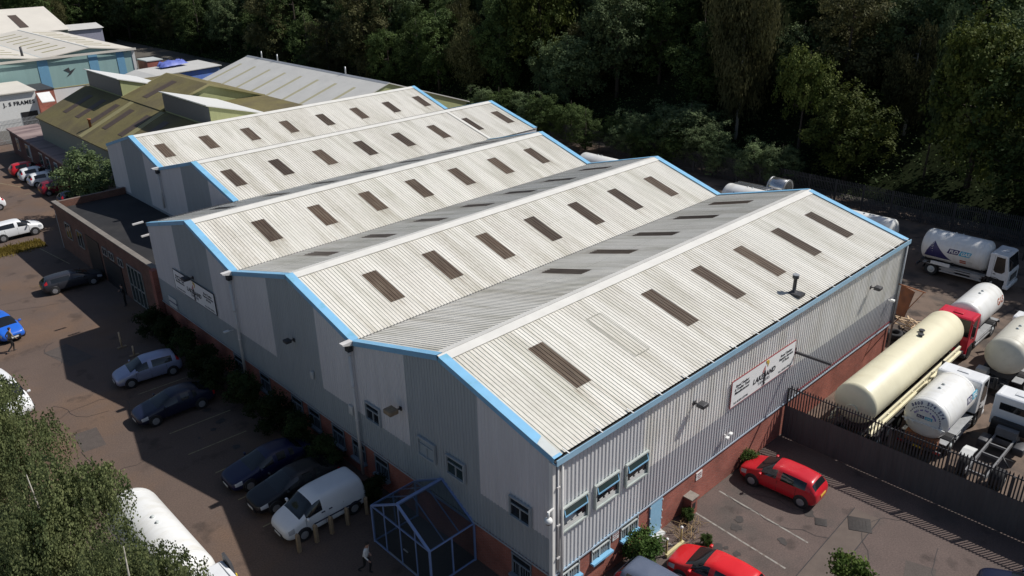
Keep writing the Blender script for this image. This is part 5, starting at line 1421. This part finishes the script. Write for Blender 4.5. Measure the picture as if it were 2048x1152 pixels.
def trunk(h, r, L, seed, lean=(0, 0), n=8):
    rng = random.Random(seed); mb = MB()
    pts = [V3((lean[0]*t*t + rng.uniform(-.1, .1)*t, lean[1]*t*t + rng.uniform(-.1, .1)*t, h*t)) for t in (0, .2, .4, .6, .8, 1)]
    mb.tube(pts, [r*1.25, r, r*.8, r*.6, r*.4, r*.12], n)
    for c, q in L[:14]:
        t = max(.25, min(.85, (c.z - .3*c.xy.length) / h)); s = pts[0].lerp(pts[-1], t); i = int(t*5); s = pts[i].lerp(pts[min(5, i+1)], t*5 - i)
        m = s.lerp(c, .5) + V3((0, 0, -.25)); rr = r * (1 - t) * .6 + .03
        mb.tube([s, m, c], [rr, rr*.6, rr*.2], 5, cap=False)
    return mb
def meshes(kind, seed, rx, rz, zc, h, lobes, leaves, size, style, leaf, bark, r=.2, lean=(0, 0)):
    mb, L = crown(seed, rx, rz, zc, lobes, leaves, size, style)
    co_ = mb.build('crown', leaf, recalc=False); tr = trunk(h, r, L, seed, lean).build('trunk', bark)
    a, b = co_.data, tr.data; D.objects.remove(co_); D.objects.remove(tr)
    return a, b
def tree(ms, pos, s, rz, name, label, group=None, sz=None, cat='tree'):
    t = thing(name, label, cat, pos, rz, group); t.scale = (s, s, sz or s)
    for nm, me in (('crown', ms[0]), ('trunk', ms[1])):
        o = link(D.objects.new(nm, me)); o.parent = t
    return t
KB = {
 'broad1': meshes('b', 1, 4.6, 5.6, 6.4, 11.5, 34, 15000, .21, 'round', L1, M['bark']),
 'broad2': meshes('b', 2, 4.2, 6.2, 6.9, 12.5, 38, 15000, .21, 'round', L1, M['bark']),
 'grey': meshes('b', 3, 4.4, 5.2, 6.0, 11, 34, 15000, .22, 'round', L2, M['bark']),
 'grey2': meshes('b', 13, 4.8, 5.8, 6.5, 12, 38, 16000, .22, 'round', L2, M['bark']),
 'olive': meshes('b', 4, 4.0, 6.0, 6.6, 12, 32, 14000, .21, 'round', L4, M['bark']),
 'yellow': meshes('b', 5, 4.3, 4.0, 5.0, 8.5, 30, 14000, .22, 'dome', L3, M['bark']),
 'yellow2': meshes('b', 15, 4.5, 4.8, 5.2, 9.5, 34, 15000, .22, 'round', L3, M['bark']),
 'weep': meshes('b', 6, 3.6, 6.0, 7.8, 13, 34, 20000, .24, 'weep', L4, M['birch_bark'], .16),
 'slim': meshes('b', 7, 1.7, 4.8, 6.6, 10.5, 20, 7000, .21, 'round', L2, M['bark'], .16)}
# crowns one can single out
SPEC = [
 ('yellow', (65.0, 24.6), .82, 1.75, 'domed_tree', 'dome-shaped yellow-green tree standing out against the dark wood above the back fence'),
 ('yellow2', (63.6, 18.4), 1.05, .92, 'broadleaf_tree', 'sunlit yellowish broadleaf tree low behind the back fence'),
 ('yellow2', (66.0, 7.4), 1.20, 1.35, 'broadleaf_tree', 'large sunlit yellow-green tree at the right edge of the wood'),
 ('grey', (61.0, 36.0), 1.05, .62, 'broadleaf_tree', 'spreading grey-green tree at the foot of the wood behind the second roof valley'),
 ('grey2', (62.5, 41.0), .70, .72, 'broadleaf_tree', 'smaller grey-green tree left of the spreading one at the foot of the wood'),
 ('weep', (67.0, 33.6), 1.10, 1.32, 'birch_tree', 'tall drooping olive birch rising to the top of the photo above the grey-green trees'),
 ('weep', (66.0, 80.0), 1.05, .78, 'birch_tree', 'drooping brownish birch at the wood edge behind the farthest white roof'),
 ('slim', (66.0, 65.0), 1.0, .90, 'slender_tree', 'slender pale tree in front of the dark gap left of centre in the wood'),
 ('grey2', (69.0, 104.0), 1.35, .98, 'broadleaf_tree', 'broad grey-green tree beyond the right end of the pale grey shed'),
 ('yellow2', (70.0, 69.0), 1.35, 1.45, 'broadleaf_tree', 'bright green tree crown at the top of the photo left of centre'),
 ('slim', (66.0, 11.5), .55, 1.55, 'ivy_trunk', 'bare grey ivy-covered trunk between the dark trees at upper right')]
for i, (k, p, s, sz, nm, lb) in enumerate(SPEC):
    tree(KB[k], (p[0], p[1], hill(*p) - .1), s, i*1.3, nm, lb, None, s*sz if k != 'slim' else sz)
rng = random.Random(21)
ZN = [(-40, 6, 'at the right end of the wood'), (6, 22, 'in the wood above the broadside gas tanker'), (22, 40, 'in the wood above the polished steel barrel'),
      (40, 60, 'in the dark wood behind the second gable'), (60, 85, 'in the wood behind the two farthest white roofs'), (85, 125, 'in the wood above the pale grey shed'),
      (125, 400, 'in the wood beyond the teal warehouse')]
KL = {'broad1': 'dark green round tree', 'broad2': 'dark green tall tree', 'grey': 'grey-green tree', 'olive': 'brownish olive tree', 'weep': 'drooping olive birch'}
cnt = 0
def plant(x, y):
    global cnt
    if any((x - p[0])**2 + (y - p[1])**2 < 20 for _, p, *_ in SPEC): return
    z = hill(x, y)
    if not (in_frame((x, y, z + 8)) or in_frame((x, y, z + 3)) or in_frame((x, y, z + 13))): return
    # the wood thins to a dark gap behind the second gable
    k = rng.choices(['broad1', 'broad2', 'grey', 'olive', 'weep'], [3.4, 3.4, 2.6, 1.8, 1.0])[0]
    s = rng.uniform(.8, 1.34)
    zn = next(t for a, b, t in ZN if a <= y < b)
    row = 'front row ' if x < 68 else ''
    lab = KL[k] + ' ' + (zn if x >= 68 else zn.replace('in the', 'at the edge of the', 1) if zn.startswith('in the wood') else 'at the front, ' + zn)
    tree(KB[k], (x, y, z - .1), s, rng.uniform(0, 6.28), 'birch_tree' if k == 'weep' else 'broadleaf_tree', lab, lab + 's', s * rng.uniform(.85, 1.15)); cnt += 1
for i in range(11):
    for j in range(41):
        x = 64.5 + i*6.8 + rng.uniform(-2, 2); y = -34 + j*6.6 + (i % 2)*3.3 + rng.uniform(-2.2, 2.2)
        if y > 232: continue
        if i == 0 and rng.random() < .25: continue
        plant(x, y)
for j in range(3):
    for i in range(14):
        plant(60 - i*6.2 + rng.uniform(-2, 2), 214 + j*7 + rng.uniform(-2, 2))
# tall trees right of the frame whose shade falls over the back of the yard
for i, (x, y, s) in enumerate(((62.0, -3.8, 1.7), (61.5, -10.0, 1.9), (62.5, -17, 1.85), (67, -7, 1.9), (62.5, -25, 1.7), (63.5, 1.2, 1.4), (60.5, -7.5, 1.5))):
    tree(KB[['broad2', 'broad1'][i % 2]], (x, y, hill(x, y) - .1), s, i*1.7, 'broadleaf_tree', 'very tall dark tree over the back fence at the right edge of the photo', 'very tall trees at the right edge')
# bushes leaning over the back fence
for i in range(15):
    x, y = 57.6 + rng.uniform(-.8, 1.4), 23.5 + i*3.2 + rng.uniform(-.8, .8)
    s = rng.uniform(.42, .64)
    tree(KB[rng.choice(['broad1', 'grey', 'broad2', 'grey2'])], (x, y, -.1), s, rng.uniform(0, 6.28), 'bush', 'dense bush leaning over the back fence behind the second and third gables', 'bushes over the back fence', s*.8, cat='bush')
# low growth under the trees
mb = MB(); rng2 = random.Random(4)
for k in range(26000):
    x = 60.5 + abs(rng2.gauss(0, 9)); y = rng2.uniform(-35, 215)
    if not in_frame((x, y, hill(x, y))): continue
    p = V3((x, y, hill(x, y) + rng2.uniform(.1, 2.6) * (1 if x > 62 else .35)))
    leaf_quads(mb, p, (rng2.gauss(0, .6), rng2.gauss(0, .6), 1), .22, rng2)
o = mb.build('undergrowth', L1, recalc=False); tag(o, 'dark tangle of low undergrowth at the foot of the wooded hillside', 'undergrowth', kind='stuff')

# car park tree beside the garage block
ms = meshes('b', 31, 3.3, 3.0, 4.4, 6.5, 26, 14000, .17, 'round', L2, M['bark'])
tree(ms, (5.0, 66.9, 0), .95, 0, 'broadleaf_tree', 'round dark tree growing beside the garage block and the far parked cars')
# birches close to the camera
bm_ = [meshes('b', 41, 3.4, 4.0, 6.2, 10.2, 26, 70000, .070, 'birch', L5, M['birch_bark'], .11, (.5, .6)), meshes('b', 42, 3.0, 3.6, 5.8, 9.4, 24, 62000, .070, 'birch', L5, M['birch_bark'], .10, (-.4, .5))]
for (x, y, s, rz, k, lb) in ((-15.0, 19.8, 1.04, .4, 0, 'birch with drooping leaves nearest the white van at the left edge'), (-14.4, 11.0, 1.0, 2.2, 1, 'birch with drooping leaves hiding the side of the white tanker truck'), (-13.7, 5.0, .94, 4.0, 0, 'birch with drooping leaves at the bottom left corner of the photo'),
                         (-14.9, 26.6, 1.06, 1.0, 1, 'farthest birch at the left edge behind the walking man')):
    tree(bm_[k], (x, y, 0), s, rz, 'birch_tree', lb)
# shrubs
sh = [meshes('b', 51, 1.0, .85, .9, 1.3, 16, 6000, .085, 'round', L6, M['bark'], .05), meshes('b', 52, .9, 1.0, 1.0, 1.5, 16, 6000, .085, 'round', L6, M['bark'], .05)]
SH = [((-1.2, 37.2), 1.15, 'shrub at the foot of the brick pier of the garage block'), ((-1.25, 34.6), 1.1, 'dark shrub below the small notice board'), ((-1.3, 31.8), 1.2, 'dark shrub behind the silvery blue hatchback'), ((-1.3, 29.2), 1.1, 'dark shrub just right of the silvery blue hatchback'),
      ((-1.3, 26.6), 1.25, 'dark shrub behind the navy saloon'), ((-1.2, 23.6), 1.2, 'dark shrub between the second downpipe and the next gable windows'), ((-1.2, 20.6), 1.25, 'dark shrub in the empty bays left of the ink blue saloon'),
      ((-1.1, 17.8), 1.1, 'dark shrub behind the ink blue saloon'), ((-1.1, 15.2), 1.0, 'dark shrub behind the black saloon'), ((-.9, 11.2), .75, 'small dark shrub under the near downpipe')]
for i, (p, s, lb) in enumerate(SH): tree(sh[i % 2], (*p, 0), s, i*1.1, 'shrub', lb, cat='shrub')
ls = [meshes('b', 53, .9, .8, .9, 1.3, 14, 5000, .085, 'round', leaf_mat('leaf_bush', (.03, .06, .012), (.075, .12, .03)), M['bark'], .05)]
tree(ls[0], (4.95, -.75, 0), 1.05, 0, 'bush', 'green bush against the brick wall beside the slate blue car', cat='bush')
tree(ls[0], (14.3, -.35, 0), .62, 1, 'bush', 'small bright bush at the wall in front of the red hatchback', cat='bush')
tree(ls[0], (8.75, -.45, 0), .40, 2, 'bush', 'tiny green weed beside the brick stump', cat='bush')
tree(ls[0], (7.9, -2.05, 0), .36, 2, 'bush', 'tiny green weed in front of the dead branches', cat='bush')
ms = meshes('b', 61, .85, .8, 1.9, 2.5, 9, 2200, .11, 'round', leaf_mat('leaf_sapling', (.045, .075, .014), (.13, .17, .04)), M['bark'], .04)
tree(ms, (8.95, -8.0, 0), 1.0, 0, 'sapling', 'young sapling with bright green leaves at the bottom edge of the side car park')
# dead branches
mb = MB(); rb = random.Random(8)
for k in range(70):
    a = rb.uniform(0, 6.28); c = V3((8.1 + rb.gauss(0, .45), -.9 + rb.gauss(0, .28), .05)); l = rb.uniform(.25, .7)
    mb.tube([c, c + V3((math.cos(a)*l*.5, math.sin(a)*l*.5, rb.uniform(.05, .3))), c + V3((math.cos(a)*l, math.sin(a)*l, rb.uniform(.0, .35)))], [.016, .012, .005], 4, cap=False)
o = mb.build('dead_branches', mat('dead_wood', (.30, .21, .11), .9, var=.3)); tag(o, 'heap of dry dead branches by the brick wall right of the blue door', 'branches')
# grass verge
mb = MB(); rb = random.Random(9)
for k in range(9000):
    x = rb.uniform(-9, -.9); y = 63.3 + rb.gauss(0, .55) + (x + 4)*.03
    a = rb.uniform(0, 6.28); h_ = rb.uniform(.08, .28); p = V3((x, y, 0)); d = V3((math.cos(a), math.sin(a), 0))*.05
    mb.add([p - d, p + d, p + V3((rb.uniform(-.1, .1), rb.uniform(-.1, .1), h_))], [(0, 1, 2)])
o = mb.build('grass_verge', leaf_mat('grass', (.16, .12, .02), (.24, .18, .045)), recalc=False); tag(o, 'strip of dry yellow grass beside the white sport utility car', 'grass', kind='stuff')
flat('verge_soil', [[(-9.5, 62.2), (-1.0, 62.4), (-.8, 64.4), (-9.5, 64.5)]], mat('verge_soil', (.16, .12, .035), .95, var=.25, scale=2), .006)

# ------------------------------------------------------------------ posts and barrier
for i, (x, lb) in enumerate(((-5.34, 'wooden bollard at the nose of the white van, leftmost of the row'), (-4.43, 'wooden bollard by the front wheel of the white van'), (-3.62, 'wooden bollard beside the door of the white van'),
                             (-2.74, 'wooden bollard by the rear wheel of the white van'), (-1.66, 'wooden bollard behind the white van near the downpipe'))):
    t = thing('bollard', lb, 'bollard', (x, 10.72, 0), .2*i, 'wooden bollards along the white van')
    mb = MB(); mb.rbox((-.085, -.085, -.1), (.085, .085, .93), .02); mb.build('post', M['wood'], t)
    mb = MB(); mb.prism([(-.08, .931), (.08, .931), (0, 1.0)], 1, -.08, .08); mb.build('cap', M['wood'], t)
for p, h_, lb in (((-3.55, 37.0), 1.15, 'tall yellowish post in the shade beyond the silvery blue hatchback'), ((-3.4, 35.2), .7, 'short yellowish post in the shade beyond the silvery blue hatchback')):
    t = thing('post', lb, 'post', (*p, 0))
    mb = MB(); mb.tube([(0, 0, 0), (0, 0, h_)], .06, 8); mb.build('shaft', M['wood_pale'], t)
    mb = MB(); mb.box((-.3, -.1, 0), (.3, .1, .06)); mb.build('foot', M['wood'], t)
t = thing('bollard', 'yellow round-topped bollard at the bottom edge near the white tanker cab', 'bollard', (-8.45, 10.5, 0))
mb = MB(); mb.lathe((0, 0, 0), (0, 0, 1), [(0, .09), (.84, .09), (.90, .08), (.94, .05), (.955, .005)], 14); mb.build('post', mat('yellow_paint', (.72, .52, .02), .45), t)
mb = MB(); mb.lathe((0, 0, .5), (0, 0, 1), [(0, .093), (.12, .093)], 14); mb.build('band', M['black'], t)
t = thing('low_barrier', 'low parking barrier of two white-capped posts and a yellow plank by the bright red hatchback', 'barrier', (6.65, -1.18, 0))
for x in (-.55, .54):
    mb = MB(); mb.tube([(x, 0, 0), (x, 0, .92)], .045, 8); p = mb.build('post', mat('post_tan', (.42, .33, .14), .6) if 'post_tan' not in D.materials else D.materials['post_tan'], t)
    mb = MB(); mb.ball((x, 0, .95), .075, n=10); mb.build('cap', M['white'], p)
mb = MB(); mb.bar((-.65, -.06, .1), (.65, -.06, .1), .14, .16); mb.build('plank', mat('cream_plank', (.55, .48, .26), .7, var=.2), t)

# ------------------------------------------------------------------ people
SKIN = mat('skin', (.42, .24, .17), .5, var=.05); HAIR = mat('hair', (.03, .022, .018), .7, var=.2)
def person(pos, rz, label, top, legs_m, shoe, legs, arms, lean=.05, sleeves='long'):
    """legs/arms: per side joint points; body grown as one skin"""
    t = thing('person', label, 'person', (*pos, .004), rz)
    V = []; E = []; Rr = []; T = []
    def add(p, r, par, tg):
        V.append(V3(p)); Rr.append(r); T.append(tg)
        if par is not None: E.append((par, len(V) - 1))
        return len(V) - 1
    pel = add((0, 0, .95), .135, None, 'l'); sp = add((lean*.4, 0, 1.13), .125, pel, 't'); ch = add((lean, 0, 1.34), .145, sp, 't')
    nk = add((lean*1.3, 0, 1.50), .058, ch, 's'); hb = add((lean*1.5 + .015, 0, 1.60), .085, nk, 's'); ht = add((lean*1.5 + .02, 0, 1.70), .082, hb, 's')
    add((lean*1.5 + .115, 0, 1.615), .014, hb, 's')
    for sg, (kn, an) in zip((1, -1), legs):
        hp = add((0, sg*.095, .90), .095, pel, 'l'); k = add((kn[0], sg*.10 + kn[1], kn[2]), .062, hp, 'l'); a = add((an[0], sg*.10 + an[1], an[2]), .042, k, 'l')
        h = add((an[0] - .03, sg*.10 + an[1], an[2] - .05), .040, a, 'f'); add((an[0] + .15, sg*.11 + an[1], max(.03, an[2] - .06)), .032, h, 'f')
    for sg, (el, wr) in zip((1, -1), arms):
        s = add((lean, sg*.185, 1.42), .062, ch, 't'); e = add(el, .042, s, 't' if sleeves == 'long' else 'u'); w = add(wr, .029, e, 't' if sleeves == 'long' else 's')
        d = (V3(wr) - V3(el)).normalized(); side = d.cross(V3((0, 0, 1)));
        if side.length < .1: side = V3((1, 0, 0))
        side.normalize(); pm = add(V3(wr) + d*.06, .030, w, 's')
        cu = side.cross(d)
        for q, ln in ((-.03, .062), (-.01, .075), (.01, .07), (.03, .052)):
            f1 = add(V3(wr) + d*.10 + side*q, .0095, pm, 's'); f2 = add(V3(wr) + d*(.10 + ln*.55) + side*q*1.1 + cu*.008, .0088, f1, 's'); add(V3(wr) + d*(.10 + ln*.9) + side*q*1.1 + cu*.03, .008, f2, 's')
        th = add(V3(wr) + d*.04 + side*.045, .0105, w, 's'); add(V3(wr) + d*.085 + side*.062 + cu*.01, .009, th, 's')
    me = D.meshes.new('tmp'); me.from_pydata(V, E, []); o = link(D.objects.new('tmp', me))
    o.modifiers.new('k', 'SKIN'); me.skin_vertices  # the modifier adds the layer
    for sv, r in zip(me.skin_vertices[0].data, Rr): sv.radius = (r, r)
    me.skin_vertices[0].data[0].use_root = True
    sd = o.modifiers.new('s', 'SUBSURF'); sd.levels = 1; sd.render_levels = 1
    dg = bpy.context.evaluated_depsgraph_get(); dg.update()
    out = D.meshes.new_from_object(o.evaluated_get(dg)); D.objects.remove(o)
    out.materials.clear()
    for m in (SKIN, top, legs_m, shoe): out.materials.append(m)
    ix = {'s': 0, 't': 1, 'u': 0, 'l': 2, 'f': 3}
    segs = [(V[a], V[b], T[b] if T[b] != 'u' else 'u') for a, b in E]
    for p in out.polygons:
        c = p.center; best = 9; tg = 't'
        for a, b, g in segs:
            ab = b - a; u = max(0, min(1, (c - a).dot(ab) / ab.length_squared)); d = (c - a - ab*u).length
            if d < best:
                best = d; tg = g
                if g == 'u': tg = 't' if u < .55 else 's'
                if g == 's' and a == V[ch]: tg = 't' if u < .45 else 's'
                if g == 'l' and a == V[pel]: tg = 'l'
                if g == 't' and a == V[pel]: tg = 'l' if u < .2 else 't'
        p.material_index = ix[tg]; p.use_smooth = True
    b = link(D.objects.new('body', out)); b.parent = t
    hx = lean*1.5 + .005
    mb = MB(); mb.ball((hx, 0, 1.69), .098, n=14, sc=(1.0, .92, 1.0)); mb.v = [(x - (.02 if z < 1.66 else 0), y, max(z, 1.60 + (.09 if x > hx + .03 else 0))) for x, y, z in mb.v]; mb.build('hair', HAIR, t)
    mb = MB()
    for sg in (-1, 1): mb.ball((hx + .085, sg*.032, 1.655), .011, n=6)
    mb.bar((hx + .092, -.022, 1.575), (hx + .092, .022, 1.575), .012, .008); mb.build('face_features', M['ink'], t)
    return t
W_ = [((.18, 0, .50), (.10, 0, .09)), ((-.02, 0, .50), (-.34, 0, .22))]
person((-3.95, 7.42), -1.1, 'person in a white shirt and dark trousers walking past the entrance porch', M['white'], M['black'], M['black'],
       W_, [((-.10, .25, 1.17), (.06, .24, .95)), ((.12, -.25, 1.17), (.26, -.21, .98))], .10)
person((-.75, 43.7), math.pi - .5, 'person in dark clothes standing with folded arms before the garage block', M['black'], M['black'], M['black'],
       [((.02, .01, .50), (0, .02, .09)), ((.02, -.01, .50), (0, -.02, .09))], [((.08, .24, 1.18), (.24, -.06, 1.22)), ((.08, -.24, 1.18), (.25, .07, 1.25))], .03)
person((-9.0, 41.75), .2, 'man in a khaki top and dark trousers walking past the bright blue car', mat('khaki', (.26, .22, .15), .8), M['black'], M['black'],
       W_, [((-.12, .25, 1.17), (-.05, .25, .93)), ((.14, -.25, 1.17), (.28, -.2, .98))], .08)

# ------------------------------------------------------------------ light
w = D.worlds.new('World'); SC.world = w; w.use_nodes = True
nt = w.node_tree; bg = nt.nodes['Background']; sky = nt.nodes.new('ShaderNodeTexSky')
sky.sky_type = 'NISHITA'; sky.sun_disc = False
SUN = V3((.791, -.436, 1)).normalized()
sky.sun_elevation = math.asin(SUN.z); sky.sun_rotation = math.atan2(SUN.x, SUN.y)
nt.links.new(sky.outputs[0], bg.inputs[0]); bg.inputs[1].default_value = .073
sl = D.lights.new('sun', 'SUN'); sl.energy = 4.6; sl.angle = R(.53); sl.color = (1, .965, .915)
so = link(D.objects.new('sun', sl)); so.rotation_euler = SUN.to_track_quat('Z', 'Y').to_euler(); so.location = (40, -20, 60)
SC.view_settings.view_transform = 'Standard'; SC.view_settings.look = 'None'; SC.view_settings.exposure = 0; SC.view_settings.gamma = 1
